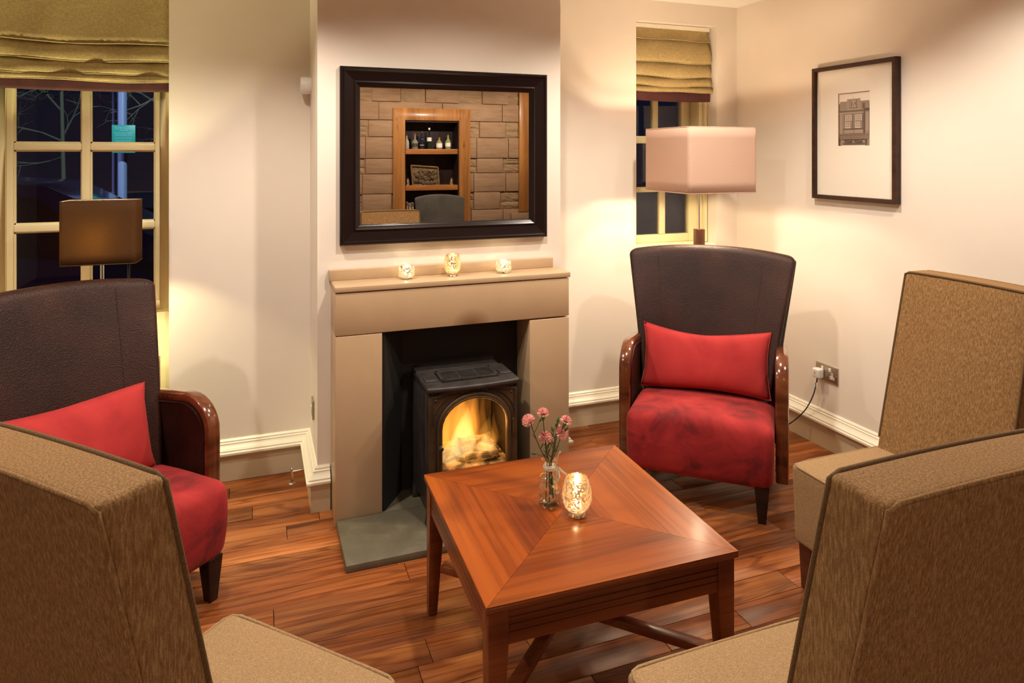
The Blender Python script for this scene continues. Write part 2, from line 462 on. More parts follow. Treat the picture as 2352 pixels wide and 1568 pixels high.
def mercury(name, cover, metal, tint, rough=.16, sc=95):
    k = N(name); v = k.coord()
    tr = k.n('ShaderNodeBsdfTransparent'); tr.inputs[0].default_value = (*tint, 1)
    gl0 = k.n('ShaderNodeBsdfGlossy'); gl0.inputs['Roughness'].default_value = .05
    fr = k.n('ShaderNodeFresnel'); fr.inputs[0].default_value = 1.5
    gm = k.n('ShaderNodeNewGeometry'); front = k.math('SUBTRACT', 1.0, gm.outputs['Backfacing'])
    m0 = k.n('ShaderNodeMixShader'); k.l(k.math('MULTIPLY', fr.outputs[0], front), m0.inputs[0]); k.l(tr.outputs[0], m0.inputs[1]); k.l(gl0.outputs[0], m0.inputs[2])
    gl = k.n('ShaderNodeBsdfGlossy'); gl.inputs['Roughness'].default_value = rough; gl.inputs[0].default_value = (*metal, 1)
    tl = k.n('ShaderNodeBsdfTranslucent'); tl.inputs[0].default_value = (1, .93, .82, 1)
    m1 = k.n('ShaderNodeMixShader'); m1.inputs[0].default_value = .22; k.l(gl.outputs[0], m1.inputs[1]); k.l(tl.outputs[0], m1.inputs[2])
    f = k.ramp(k.noise(v, sc, 5, .62), [(cover-.035, (0,0,0)), (cover+.035, (1,1,1))])
    mx = k.n('ShaderNodeMixShader'); k.l(f, mx.inputs[0]); k.l(m1.outputs[0], mx.inputs[1]); k.l(m0.outputs[0], mx.inputs[2])
    bp = k.n('ShaderNodeBump'); bp.inputs['Strength'].default_value = .35; bp.inputs['Distance'].default_value = .002
    k.l(k.noise(v, 80, 3), bp.inputs['Height'])
    for nd in (gl, gl0): k.l(bp.outputs[0], nd.inputs['Normal'])
    k.l(mx.outputs[0], k.out.inputs[0]); return k.m
M['mercury'] = mercury('gold_mercury_glass', .52, (.98, .84, .60), (1, .96, .88), .2, 150)
M['crackle'] = mercury('crackle_glass', .52, (.95, .93, .90), (1, .99, .97), .2, 130)
M['vaseglass'] = mercury('antiqued_clear_glass', .43, (.85, .76, .60), (.97, .97, .94), .12, 70)
def emit(name, col, st):
    k = N(name); e = k.n('ShaderNodeEmission'); e.inputs[0].default_value = (*col, 1); e.inputs[1].default_value = st
    k.l(e.outputs[0], k.out.inputs[0]); return k.m
M['flame'] = emit('candle_flame', (1.0, .72, .32), 45)
def volflame(name, col, st):
    k = N(name); e = k.n('ShaderNodeEmission'); e.inputs[0].default_value = (*col, 1); e.inputs[1].default_value = st
    k.l(e.outputs[0], k.out.inputs['Volume']); return k.m
M['fire_o'] = volflame('orange_flame', (1.0, .33, .04), 4.5)
M['fire_y'] = volflame('yellow_flame', (1.0, .46, .075), 4.6)
M['fire_w'] = volflame('pale_flame', (1.0, .68, .30), 9)
def ember():
    k = N('burning_log'); k.bsdf((.03, .02, .014), .9); v = k.coord((1, 1, 1), rnd=True)
    f = k.ramp(k.noise(v, 26, 4), [(.50, (0,0,0)), (.66, (1,1,1))])
    f = k.noise(v, 18, 4)
    k.l(k.ramp(f, [(.3, (.03,.02,.014)), (.7, (.22,.17,.12))]), k.b.inputs['Base Color'])
    k.b.inputs['Emission Color'].default_value = (1, .40, .08, 1)
    k.l(k.math('MULTIPLY', k.ramp(f, [(.45, (0,0,0)), (.8, (1,1,1))]), .8), k.b.inputs['Emission Strength'])
    k.bump(f, .5, .01); return k.m
M['log'] = ember()
def shade(name, col, trans, tcol):
    k = N(name); v = k.coord((380, 380, 380)); f = k.noise(v, 1, 2)
    d = k.n('ShaderNodeBsdfDiffuse'); t = k.n('ShaderNodeBsdfTranslucent'); t.inputs[0].default_value = (*tcol, 1)
    c = k.ramp(f, [(.3, tuple(x*.8 for x in col)), (.7, tuple(min(1, x*1.15) for x in col))])
    ct = k.ramp(f, [(.35, tuple(x*.55 for x in tcol)), (.65, tcol)])
    k.l(c, d.inputs[0]); k.l(ct, t.inputs[0])
    mx = k.n('ShaderNodeMixShader'); mx.inputs[0].default_value = trans
    k.l(d.outputs[0], mx.inputs[1]); k.l(t.outputs[0], mx.inputs[2]); k.l(mx.outputs[0], k.out.inputs[0]); return k.m
M['shade_pink'] = shade('pale_pink_silk', (.62, .43, .335), .05, (.9, .6, .4))
M['shade_brown'] = shade('brown_linen_shade', (.075, .036, .017), .055, (.75, .45, .14))
M['shade_lining'] = plain('white_shade_lining', (.85, .82, .75), .7)
M['bulb'] = emit('warm_bulb', (1.0, .78, .48), 30)
M['petal'] = suede('pink_petal', (.80, .34, .32), (.90, .48, .44), (.94, .64, .58), 60)
M['stem'] = plain('carnation_green', (.05, .105, .035), .55)
M['calyx'] = plain('calyx_green', (.07, .15, .035), .5)
M['ribbon'] = plain('sheer_white_ribbon', (.62, .55, .45), .6)
M['wax'] = plain('white_wax', (.85, .80, .70), .5, 0, Subsurface_Weight=.0)
M['mat'] = paint('ivory_mat_board', (.80, .745, .65), .8, .01, .02)

# ================================================================== ROOM SHELL
WY, CY, RX = 3.53, 3.09, 2.835          # alcove walls, chimney breast, right wall
BY = -2.70                              # stone wall behind the camera
CX0, CX1 = 0.246, 1.412
LX, BX = -2.60, 4.20

# floor: planks laid along x
sub = MB().box(LX, BX, BY-.3, WY+.25, -.06, -.012).build('floor', M['floorgap']); struct(sub, 'reddish walnut plank floor')
PW = 0.107
rows = []
y = WY
nvis = 0; rest = MB()
row = 0
while y > BY - .3:
    y0 = y - PW
    x = LX - random.random()*0.9
    while x < BX:
        L = random.choice([.34, .48, .62, .75, .9, 1.05, 1.2])*random.uniform(.9, 1.1)
        a, b = max(x, LX), min(x+L, BX)
        if b - a > .02:
            vis = y0 > 0.75 and b > -1.7 + max(0, (2.4-y0))*.5 and a < RX
            if vis and nvis < 298:
                nvis += 1
                cx_ = (a+b)/2
                dz = random.uniform(-.0006, .0006)
                MB().box(a-cx_+.0009, b-cx_-.0009, -PW/2+.0007, PW/2-.0007, -.012, 0).build(
                    'plank', M['floor'], sub, bevel=.0012, loc=(cx_, y0+PW/2, dz))
            else:
                rest.box(a+.0009, b-.0009, y0+.0007, y0+PW-.0007, -.012, 0)
        x += L
    y = y0
ro = rest.build('plank_field', M['floor'], sub); ro['kind'] = 'stuff'

struct(MB().box(LX, BX, BY-.3, WY+.25, CZ, CZ+.1).build('ceiling', M['ceil']), 'white ceiling')

# alcove left with window embrasure down to the floor
OL0, OL1, OLT = -1.112, -0.386, 2.36
wl = MB().box(OL1, CX0, WY, WY+.30, 0, CZ).box(LX, OL0, WY, WY+.30, 0, CZ).box(OL0, OL1, WY, WY+.30, OLT, CZ)
wl.box(OL0, OL1, 3.715, WY+.30, 0, .80)
struct(wl.build('wall_alcove_left', M['wall']), 'cream wall left of the chimney breast')
# alcove right with high window
OR0, OR1, ORT, ORB = 2.107, 2.682, 2.349, .985
wr = MB().box(CX1, OR0, WY, WY+.30, 0, CZ).box(OR1, RX+.15, WY, WY+.30, 0, CZ)
wr.box(OR0, OR1, WY, WY+.30, ORT, CZ).box(OR0, OR1, WY, WY+.30, 0, ORB)
struct(wr.build('wall_alcove_right', M['wall']), 'cream wall right of the chimney breast')
struct(MB().box(CX0, CX1, CY, WY+.30, 0, CZ).build('wall_chimney', M['wall']), 'projecting cream chimney breast')
struct(MB().box(RX, RX+.15, .55, WY, 0, CZ).build('wall_right', M['wall']), 'cream side wall with the framed picture')
struct(MB().box(RX+.15, BX, .55, .70, 0, CZ).build('wall_return', M['wall']), 'cream return wall')
struct(MB().box(BX, BX+.1, BY-.3, .70, 0, CZ).build('wall_far_right', M['wall']), 'cream wall of the rear room')
struct(MB().box(LX-.1, LX, BY-.3, WY+.30, 0, CZ).build('wall_left', M['wall']), 'cream wall at far left')

# baseboards: beige board and cream cap moulding
CAPP = [(0,.122),(.044,.122),(.049,.128),(.049,.137),(.041,.141),(.041,.147),(.033,.153),(.024,.160),(.019,.168),(.019,.173),(.012,.177),(.012,.183),(.005,.190),(0,.190)]
def baseboard(name, pts, label):
    """pts: wall line, room on the right-hand side of travel; mitred corners."""
    pts = [Vector(p) for p in pts]
    def off(d):
        out = []
        for i, p in enumerate(pts):
            ns = []
            if i > 0: e = (pts[i]-pts[i-1]).normalized(); ns.append(Vector((e.y, -e.x)))
            if i < len(pts)-1: e = (pts[i+1]-pts[i]).normalized(); ns.append(Vector((e.y, -e.x)))
            n = ns[0] if len(ns) == 1 else (ns[0]+ns[1])/(1+ns[0].dot(ns[1]))
            out.append(p + n*d)
        return out
    def sweep(prof, nm, mt, parent=None, sm=None):
        mb = MB(); lines = [off(d) for d, z in prof]; n = len(prof); vv = []
        for i in range(len(pts)):
            for j in range(n): vv.append((lines[j][i].x, lines[j][i].y, prof[j][1]))
        ff = []
        for i in range(len(pts)-1):
            for j in range(n):
                k = (j+1) % n
                ff.append((i*n+j, i*n+k, (i+1)*n+k, (i+1)*n+j))
        ff += [tuple(range(n)), tuple(range((len(pts))*n-1, (len(pts)-1)*n-1, -1))]
        mb.add(vv, ff); return mb.build(nm, mt, parent, smooth=sm)
    b = sweep([(0,0),(.030,0),(.030,.122),(0,.122)], name, M['skirt'])
    struct(b, label)
    sweep(CAPP, 'cap_moulding', M['cap'], b, 28)
baseboard('baseboard_left', [(OL1, WY), (CX0, WY), (CX0, CY), (0.298, CY)], 'beige skirting with cream moulding left of the fireplace')
baseboard('baseboard_right', [(1.377, CY), (CX1, CY), (CX1, WY), (RX, WY), (RX, .55)], 'beige skirting with cream moulding right of the fireplace')

# ------------------------------------------------------------------ windows
def window_left():
    w = MB()
    yo, yi = 3.735, 3.665
    xl, xr, zb, zt = OL0-.02, OL1+.02, .80, OLT+.02
    # outer frame
    fr = MB().box(xl, -1.062, yi, yo, zb, zt).box(-.44, xr, yi, yo, zb, zt).box(-1.062, -.44, yi, yo, zb, zb+.05).box(-1.062, -.44, yi, yo, zt-.05, zt)
    o = fr.build('window_1', M['winframe'], bevel=.003); struct(o, 'yellow-cream painted window behind the brown lamp')
    X = [(-1.062, -1.034), (-.768, -.733), (-.463, -.44)]
    for a, b in X:
        MB().box(a, b, 3.672, 3.722, zb+.05, zt-.05).build('glazing_bar', M['winframe'], o, bevel=.005)
    Z = [(.85, .885), (1.197, 1.232), (1.570, 1.604), (1.945, 1.98), (2.29, 2.34)]
    for a, b in Z:
        for x0, x1 in ((-1.034, -.768), (-.733, -.463)):
            MB().box(x0, x1, 3.675, 3.719, a, b).build('glazing_bar', M['winframe'], o, bevel=.005)
    for i in range(len(Z)-1):
        for x0, x1 in ((-1.034, -.768), (-.733, -.463)):
            z0, z1 = Z[i][1], Z[i+1][0]
            MB().box(x0, x1, 3.699, 3.703, z0, z1).build('pane', M['pane'], o)
            # putty bead
            bead = MB()
            for (a, b, c, d) in ((x0, x0+.006, z0, z1), (x1-.006, x1, z0, z1), (x0, x1, z0, z0+.006), (x0, x1, z1-.006, z1)):
                bead.box(a, b, 3.688, 3.699, c, d)
            bead.build('glazing_bead', M['winframe'], o)
    MB().box(OL0+.001, OL1-.001, 3.672, 3.714, .0, .80).build('apron_panel', M['winframe'], o, bevel=.003)
window_left()
def window_right():
    yi = 3.62
    fr = MB().box(OR0, OR0+.03, yi, 3.80, ORB, ORT).box(2.66, OR1, yi, 3.80, ORB, ORT).box(OR0, OR1, yi, 3.80, ORT-.03, ORT).box(OR0, OR1, yi, 3.80, ORB, ORB+.018)
    fr.box(2.63, 2.66, yi+.02, 3.80, ORB, ORT)
    o = fr.build('window_2', M['winframe'], bevel=.003); struct(o, 'narrow cream sash window behind the pink lamp')
    def sash(y0, zb, zt, bars, rb, rt):
        y1 = y0 + .042
        for a, b in ((OR0+.03, 2.185), (2.565, 2.63)):
            MB().box(a, b, y0, y1, zb, zt).build('sash_stile', M['winframe'], o, bevel=.005)
        MB().box(2.352, 2.394, y0+.003, y1-.003, zb+rb, zt-rt).build('glazing_bar', M['winframe'], o, bevel=.006)
        for a, b in ((zb, zb+rb), (zt-rt, zt)):
            MB().box(2.185, 2.565, y0+.002, y1-.002, a, b).build('sash_rail', M['winframe'], o, bevel=.004)
        zs = [zb+rb] + [t for b in bars for t in (b-.016, b+.016)] + [zt-rt]
        for b in bars:
            for x0, x1 in ((2.185, 2.352), (2.394, 2.565)):
                MB().box(x0, x1, y0+.003, y1-.003, b-.016, b+.016).build('glazing_bar', M['winframe'], o, bevel=.005)
        for i in range(0, len(zs), 2):
            for x0, x1 in ((2.185, 2.352), (2.394, 2.565)):
                MB().box(x0, x1, y0+.02, y0+.024, zs[i], zs[i+1]).build('pane', M['pane'], o)
    sash(3.655, ORB+.018, 1.665, [1.333], .05, .045)
    sash(3.735, 1.62, ORT-.03, [1.98], .045, .04)
    MB().box(OR0, OR1, 3.535, 3.65, ORB-.004, ORB+.012).build('window_sill', M['cap'], o, bevel=.004)
window_right()

# ------------------------------------------------------------------ rear stone wall (seen in the mirror)
def rear_wall():
    NX0, NX1, NZ1 = 1.81, 2.545, 1.99    # niche opening
    back = MB().box(LX, NX0, BY-.30, BY-.03, 0, CZ).box(NX1, BX, BY-.30, BY-.03, 0, CZ).box(NX0, NX1, BY-.30, BY-.03, NZ1, CZ)
    mort = paint('pink_mortar', (.52, .26, .16), .9)
    w = back.build('wall_rear', mort); struct(w, 'sandstone block wall reflected in the mirror')
    def sst(name, a, b, bumpy):
        k = N(name); k.bsdf(a, .85); v = k.coord((1.5, 1.5, 8), rnd=True)
        f = k.noise(v, 3, 5, .6)
        k.l(k.ramp(f, [(.3, a), (.7, b)]), k.b.inputs['Base Color'])
        v2 = k.coord((1, 1, 1), rnd=True)
        k.bump(k.noise(v2, 22 if bumpy else 90, 5, .65), 0.7 if bumpy else .15, .015 if bumpy else .004); return k.m
    smooth_m = sst('smooth_sandstone', (.27, .155, .082), (.36, .225, .125), False)
    rough_m = sst('split_sandstone', (.24, .15, .075), (.38, .25, .13), True)
    def block(x0, x1, z0, z1, rough=False):
        for (a, b) in ([(x0, x1)] if (x1 <= NX0 or x0 >= NX1 or z0 >= NZ1) else [(x0, min(x1, NX0)), (max(x0, NX1), x1)]):
            if b - a < .03: continue
            g = .004
            if rough:
                cx_, cz_ = (a+b)/2, (z0+z1)/2
                hx, hz = (b-a)/2-g, (z1-z0)/2-g
                rnd = random.Random(int(a*997+z0*131))
                mb = MB(); nu, nv = 6, 4
                off = [[rnd.uniform(.008, .020) if 0 < i < nu and 0 < j < nv else 0.004 for i in range(nu+1)] for j in range(nv+1)]
                mb.grid(lambda s_, t_: (-hx+2*hx*s_, .0-off[round(t_*nv)][round(s_*nu)], -hz+2*hz*t_), nu, nv)
                mb.box(-hx, hx, 0, .03, -hz, hz)
                mb.build('stone', rough_m, w, loc=(cx_, BY-.005, cz_), rot=(0, 0, PI)).location = (cx_, BY-.03+.004, cz_)
            else:
                cx_, cz_ = (a+b)/2, (z0+z1)/2
                MB().box(-(b-a)/2+g, (b-a)/2-g, -.03, .003, -(z1-z0)/2+g, (z1-z0)/2-g).build('stone', smooth_m, w, bevel=.003, loc=(cx_, BY-.0, cz_))
    # courses: z ranges
    rows_ = [(.55, .80, 0), (.80, 1.04, 1), (1.04, 1.30, 0), (1.30, 1.50, 1), (1.50, 1.78, 0), (1.78, 2.0, 1), (2.0, 2.24, 2), (2.24, CZ, 1)]
    for ri, (z0, z1, t) in enumerate(rows_):
        x = -1.20 + (ri*.17) % .3
        k = ri
        while x < BX:
            if t == 1 and k % 2 == 0:
                L = .33
                zm = z0 + (z1-z0)*(.42 if k % 4 == 0 else .58)
                block(x, min(x+L, BX), z0, zm, True); block(x, min(x+L, BX), zm, z1, True)
            else:
                L = [.46, .52, .38, .60][(k*3+ri) % 4] if t != 2 else .85
                block(x, min(x+L, BX), z0, z1, False)
            x += L; k += 1
    # wooden shelf niche
    nu = thing('alcove_bookcase', 'honey oak framed wall niche with two shelves, seen in the mirror', 'bookcase', (2.1775, BY, 0))
    frame_rails('casing', 1.05, 2.16, [(0,-.0),(0,.028),(.008,.034),(.15,.034),(.158,.028),(.158,.0)], M['oak'], nu, origin=(0, 0, 1.08), rot=(0,0,PI))
    MB().box(-.3675, .3675, -.29, -.28, 0, 1.99).build('back_panel', M['niche_dark'], nu)
    for sx in (-1, 1):
        MB().box(sx*.3675, sx*.357, -.28, 0, 0, 1.99).build('side_panel', M['niche_dark'], nu)
    MB().box(-.357, .357, -.28, 0, 1.98, 1.99).build('top_panel', M['niche_dark'], nu)
    for z0, z1 in ((1.555, 1.625), (1.075, 1.142), (.60, .66)):
        MB().box(-.357, .357, -.28, .0, z0, z1).build('shelf', M['oakh'], nu, bevel=.003)
    p = MB().box(3.405, 3.565, BY+.005, BY+.05, .755, CZ).build('wood_pilaster', M['oak'], bevel=.004)
    tag(p, 'tall honey oak panel at the right edge of the mirror reflection', 'panel')
    l = MB().box(3.28, 3.75, BY+.002, BY+.09, .62, .745).build('stone_ledge', smooth_m, bevel=.006)
    tag(l, 'pinkish stone ledge beneath the reflected oak panel', 'ledge')
rear_wall()

# bottles, basket, glasses and books in the niche
def glass_bottle(name, prof, x, z, body, label, lab=None, cap=None, group='bottles on the niche shelf'):
    t = thing(name, label, 'bottle', (x, BY-.13, z), 0, group)
    MB().lathe(prof, n=16).build('glass_body', body, t, smooth=40)
    zt, rt = prof[-1][1], prof[-1][0]
    MB().lathe([(rt*1.15, 0), (rt*1.15, .022), (rt*.8, .026), (0, .026)], (0,0,zt), n=12).build('stopper', cap or M['oak'], t, smooth=40)
    if lab:
        z0, z1, r, mt = lab
        MB().lathe([(r, z0), (r, z1)], n=16).build('paper_label', mt, t, smooth=60)
    return t
def bp(h, r, rn, sh):   # height, radius, neck radius, shoulder height
    return [(0, 0), (r*.9, 0), (r, .006), (r, sh), (r*.8, sh+.018), (rn*1.1, sh+.04), (rn, sh+.05), (rn, h)]
lab_w = plain('cream_paper', (.75, .72, .66), .7); lab_y = plain('yellow_paper', (.70, .52, .18), .7); lab_b = plain('black_gold_paper', (.05, .04, .02), .5)
clear = plain('clear_bottle', (.55, .50, .38), .08, 0, Transmission_Weight=.6)
dark = plain('dark_bottle', (.012, .014, .03), .08)
green = plain('green_black_bottle', (.012, .02, .014), .08)
ceram = plain('stoneware_bottle', (.50, .44, .33), .5)
pale = plain('pale_green_bottle', (.42, .42, .18), .1, 0, Transmission_Weight=.4)
redcap = plain('red_cap', (.35, .04, .03), .4)
SZ = 1.625
glass_bottle('bottle', bp(.175, .033, .012, .095), 1.862, SZ, ceram, 'pale stoneware bottle at the left end of the niche shelf', None, M['chrome'])
glass_bottle('bottle', bp(.185, .044, .012, .090), 1.975, SZ, clear, 'clear round bottle with black and gold label and red cap', (.025, .075, .0445, lab_b), redcap)
glass_bottle('bottle', bp(.215, .032, .013, .130), 2.068, SZ, dark, 'dark blue-black bottle with silver top', (.05, .055, .0325, lab_w), M['chrome'])
glass_bottle('bottle', bp(.260, .030, .012, .110), 2.170, SZ, green, 'tallest dark green bottle with square white label and cork', (.105, .155, .0325, lab_w), M['wax'])
glass_bottle('bottle', bp(.135, .042, .015, .080), 2.308, SZ, pale, 'short squat bottle with round white label and red cap', (.022, .078, .0425, lab_w), redcap)
glass_bottle('bottle', bp(.190, .040, .014, .100), 2.432, SZ, pale, 'yellow-green bottle with pale label at the right end of the shelf', (.035, .085, .0405, lab_w), M['black'])
def basket():
    t = thing('wicker_tray', 'wicker tray of dried pine cones standing upright on the niche shelf', 'tray', (2.125, BY-.20, 1.142))
    wk = wood('wicker', (.09, .05, .02), (.20, .12, .05), (.30, .19, .09), .7, (60, 60, 60), False, .3)
    dk = suede('dried_foliage', (.008, .010, .010), (.018, .024, .020), (.03, .035, .028), 30)
    base = [(-.17, 0), (.19, 0), (.175, .235), (-.195, .262)]
    MB().prism(base, 'y', 0, .015).build('tray_base', wk, t)
    n = 4
    for i in range(n):
        a, b = base[i], base[(i+1) % n]
        MB().tube([(a[0], .03, a[1]), (b[0], .03, b[1])], .012, 8).build('rim_weave', wk, t, smooth=50)
    rn = random.Random(3)
    mb = MB()
    for i in range(160):
        x, z = rn.uniform(-.15, .16), rn.uniform(.03, .19)
        d = Vector((rn.uniform(-1, 1), rn.uniform(.2, 1), rn.uniform(-1, 1))).normalized()*rn.uniform(.02, .045)
        p = Vector((x, .018, z)); q = d.cross(Vector((0,0,1))).normalized()*.007
        mb.add([p-q, p+q, p+d], [(0,1,2)])
    f = mb.build('dried_foliage', dk, t); f['kind'] = 'stuff'
    cone = plain('pine_cone_brown', (.10, .055, .03), .7)
    for (x, z, r) in ((-.03, .03, .028), (.03, .032, .032), (.085, .03, .028), (.13, .035, .026), (-.13, .06, .03), (-.11, .13, .03), (.10, .10, .026), (-.07, .05, .024)):
        MB().lathe([(0, -r*.7), (r*.8, -r*.4), (r*.55, -r*.3), (r, -r*.05), (r*.65, r*.05), (r*.8, r*.3), (r*.45, r*.4), (0, r*.8)], n=9).build('pine_cone', cone, t, smooth=30, loc=(x, .045, z), rot=(R(-80), 0, 0))
basket()
for i, (x, lb) in enumerate(((1.862, 'small silvered votive glass left of the wicker tray'), (2.468, 'small silvered votive glass right of the wicker tray'))):
    t = thing('votive_glass', lb, 'candle holder', (x, BY-.08, 1.142), 0, 'silver votives in the niche')
    MB().lathe([(.018, 0), (.024, .008), (.030, .03), (.028, .055), (.022, .09), (.020, .09), (.026, .055), (.0, .012)], n=14).build('silvered_cup', plain('silvered', (.85,.82,.72), .18, 1.0), t, smooth=40)
bk = [(.030, .26, (.22, .035, .02), 'red book spine beside the green book in the niche'), (.040, .24, (.10, .12, .06), 'green book with a pale title in the niche'), (.028, .25, (.08, .04, .03), 'slim brown book to the right of the green book in the niche')]
bx_ = 1.846
for wd, h, col, lb in bk:
    t = thing('book', lb, 'book', (bx_+wd/2, BY-.10, .66), 0, 'books low in the niche')
    MB().box(-wd/2, wd/2, -.14, .02, 0, h).build('cover', plain('cloth_cover', col, .6), t, bevel=.003)
    MB().box(-wd/2+.003, wd/2-.003, -.139, .012, .003, h+.0005).build('pages', lab_w, t)
    MB().box(-wd*.18, wd*.18, .02, .0206, h*.35, h*.8).build('title_strip', lab_y, t)
    bx_ += wd + .003

# ================================================================== FIREPLACE
def fireplace():
    t = thing('fireplace_surround', 'beige limestone fireplace surround with plain mantel shelf', 'fireplace', (0.8375, 2.905, 0))
    X0, X1, O0, O1 = -.5345, .5345, -.3405, .3365
    D = CY - 2.905 - .002
    MB().box(X0, O0, 0, D, 0, .791).build('jamb', M['stone'], t, bevel=.002)
    MB().box(O1, X1, 0, D, 0, .787).build('jamb', M['stone'], t, bevel=.002)
    lo = MB().box(X0, X1, -.10, .10, -.0885, .0885)
    lo.v = [(x, (y_+.10)/.20*D, z) for x, y_, z in lo.v]
    lo.build('lintel', M['stone_scorch'], t, bevel=.002, loc=(0, 0, .8825))
    MB().box(X0-.002, X1+.006, -.004, D, .975, .998).build('mantel_shelf', M['stone'], t, bevel=.002)
    MB().box(X0-.010, .521, D-.03, D, .998, 1.045).build('upstand', M['stone'], t, bevel=.002)
    # black inner lining
    MB().box(O0+.02, O1, D-.018, D-.004, 0, .80).build('lining_back', M['soot'], t)
    MB().add([(O0+.002, .014, 0), (O0+.012, .010, 0), (O0+.118, D-.018, 0), (O0+.104, D-.018, 0), (O0+.002, .014, .79), (O0+.012, .010, .79), (O0+.118, D-.018, .79), (O0+.104, D-.018, .79)],
             [(0,3,2,1),(4,5,6,7),(0,1,5,4),(1,2,6,5),(2,3,7,6),(3,0,4,7)]).build('lining_side', M['soot'], t)
    MB().box(O0, O1, -.0, D-.018, 0, .028).build('inner_hearth', M['slate'], t)
    h = MB().box(-.5305, .5305, 0, .331, 0, .030).build('hearth_slab', M['slate'], bevel=.0025, loc=(0.8375, 2.571, 0))
    tag(h, 'grey slate hearth slab lying in front of the fireplace', 'hearth')
fireplace()

def stove():
    t = thing('gas_stove', 'black cast iron stove with arched glass door and burning fire', 'stove', (0.845, 2.705, 0.029))
    H = .571   # top height above hearth
    # body, open at the front: sides, back, floor, ceiling
    W = .19
    b = MB().box(-W, -W+.012, .012, .335, .06, .545).box(W-.012, W, .012, .335, .06, .545).box(-W, W, .323, .335, .06, .545)
    b.box(-W, W, .012, .335, .06, .075).box(-W, W, .012, .335, .535, .547)
    b.box(-W-.004, -W, .03, .05, .06, .545).box(-W-.004, -W, .10, .30, .09, .52)
    b.build('body', M['iron'], t, bevel=.002)
    MB().box(-.175, .175, .30, .318, .20, .52).build('firebox_liner', iron('sooty_liner', (.05, .04, .03), .8), t)
    # front plate with arched opening
    def arch(hw, zb, zs, zt, n=14):
        pts = [(-hw, zb), (-hw, zs)]
        for i in range(1, n):
            a = PI - PI*i/n
            pts.append((hw*math.cos(a), zs + (zt-zs)*math.sin(a)))
        return pts + [(hw, zs), (hw, zb)]
    def arch_ring(o, i, y0, y1):
        n = len(o); mb = MB()
        v = [(p[0], y0, p[1]) for p in o] + [(p[0], y0, p[1]) for p in i] + [(p[0], y1, p[1]) for p in o] + [(p[0], y1, p[1]) for p in i]
        f = []
        for k in range(n):
            j = (k+1) % n
            f += [(k, j, n+j, n+k), (2*n+k, 3*n+k, 3*n+j, 2*n+j), (k, 2*n+k, 2*n+j, j), (n+k, n+j, 3*n+j, 3*n+k)]
        return mb.add(v, f)
    o = arch(.165, .195, .40, .541); rect = []
    for (x, z) in o:   # project the arch outline onto the plate rectangle
        if z <= .40: rect.append((math.copysign(W, x), .06 if z < .25 else .40))
        else:
            d = Vector((x, z-.40)); k = min(W/abs(d.x) if abs(d.x) > 1e-6 else 9, .147/d.y if d.y > 1e-6 else 9)
            rect.append((d.x*k, .40+d.y*k))
    arch_ring(rect, o, 0, .014).build('front_plate', M['bronze'], t)
    # spandrel mouldings
    for sx in (-1, 1):
        MB().tube([(sx*.178, -.001, .42), (sx*.178, -.001, .53), (sx*.06, -.001, .538)] + [(sx*(.06+.118*math.sin(PI/2*k/8)), -.001, .538-.118*(1-math.cos(PI/2*k/8))) for k in range(1, 8)], .0028, 6, closed=True).build('spandrel_moulding', M['iron'], t, smooth=60)
        MB().lathe([(.006, 0), (.004, .003), (0, .004)], n=10).build('rivet', M['iron'], t, smooth=60, loc=(sx*.165, 0, .518), rot=(R(90), 0, 0))
    MB().box(-W, W, -.004, .02, .06, .19).build('lower_plate', M['bronze'], t, bevel=.003)
    # door
    d = thing('door', '', 'x'); 
    for k in ('label', 'category'): del d[k]
    bpy.data.objects.remove(d)
    do, di = arch(.160, .20, .40, .536), arch(.139, .222, .40, .513)
    door = arch_ring(do, di, -.012, .010).build('door', M['bronze'], t, bevel=.003)
    arch_ring(arch(.166, .194, .40, .542), arch(.156, .204, .40, .532), -.004, .002).build('door_seal', M['soot'], door)
    arch_ring(arch(.148, .213, .40, .522), arch(.141, .220, .40, .515), -.017, -.011).build('door_bead', M['bronze'], door, bevel=.0015)
    MB().prism(arch(.139, .222, .40, .513), 'y', .002, .005).build('door_glass', M['stoveglass'], door)
    MB().lathe([(0, -.002), (.006, 0), (.006, .012), (.010, .014), (.011, .022), (.008, .028), (0, .029)], n=12).build('door_knob', M['iron'], door, smooth=40, loc=(-.150, -.012, .333), rot=(R(90), 0, 0))
    MB().tube([(.168, -.008, .345), (.168, -.008, .405)], .005, 8).build('hinge', M['bronze'], door, smooth=60)
    # top plate with lip and grille
    def lip(x, y_, z): 
        return Vector((x, y_ - .018*(1-(x/.2)**2)*(1 if y_ < 0 else 0), z))
    MB().rcube(.202, .115, .011, .009, 12, 4, 2, 2, fn=lip, c=(0, 0, 0)).build('top_plate', M['iron'], t, smooth=50, loc=(0, .112, .561))
    MB().box(-.19, .19, .20, .338, .547, .566).build('rear_top', M['iron'], t, bevel=.003)
    g = MB().box(-.125, .125, 0, .012, 0, .008).box(-.125, .125, .118, .130, 0, .008).box(-.125, -.113, 0, .13, 0, .008).box(.113, .125, 0, .13, 0, .008).box(-.043, -.037, .0, .13, 0, .0075).box(.037, .043, 0, .13, 0, .0075)
    g = g.build('grille_frame', M['iron'], t, bevel=.001, loc=(0, .05, .573))
    for k in range(7):
        MB().box(-.113, .113, .016+k*.0145, .0220+k*.0145, .003, .007).build('grille_slat', M['iron'], g)
    MB().box(-.12, .12, .005, .125, -.0008, .0002).build('grille_well', M['soot'], g)
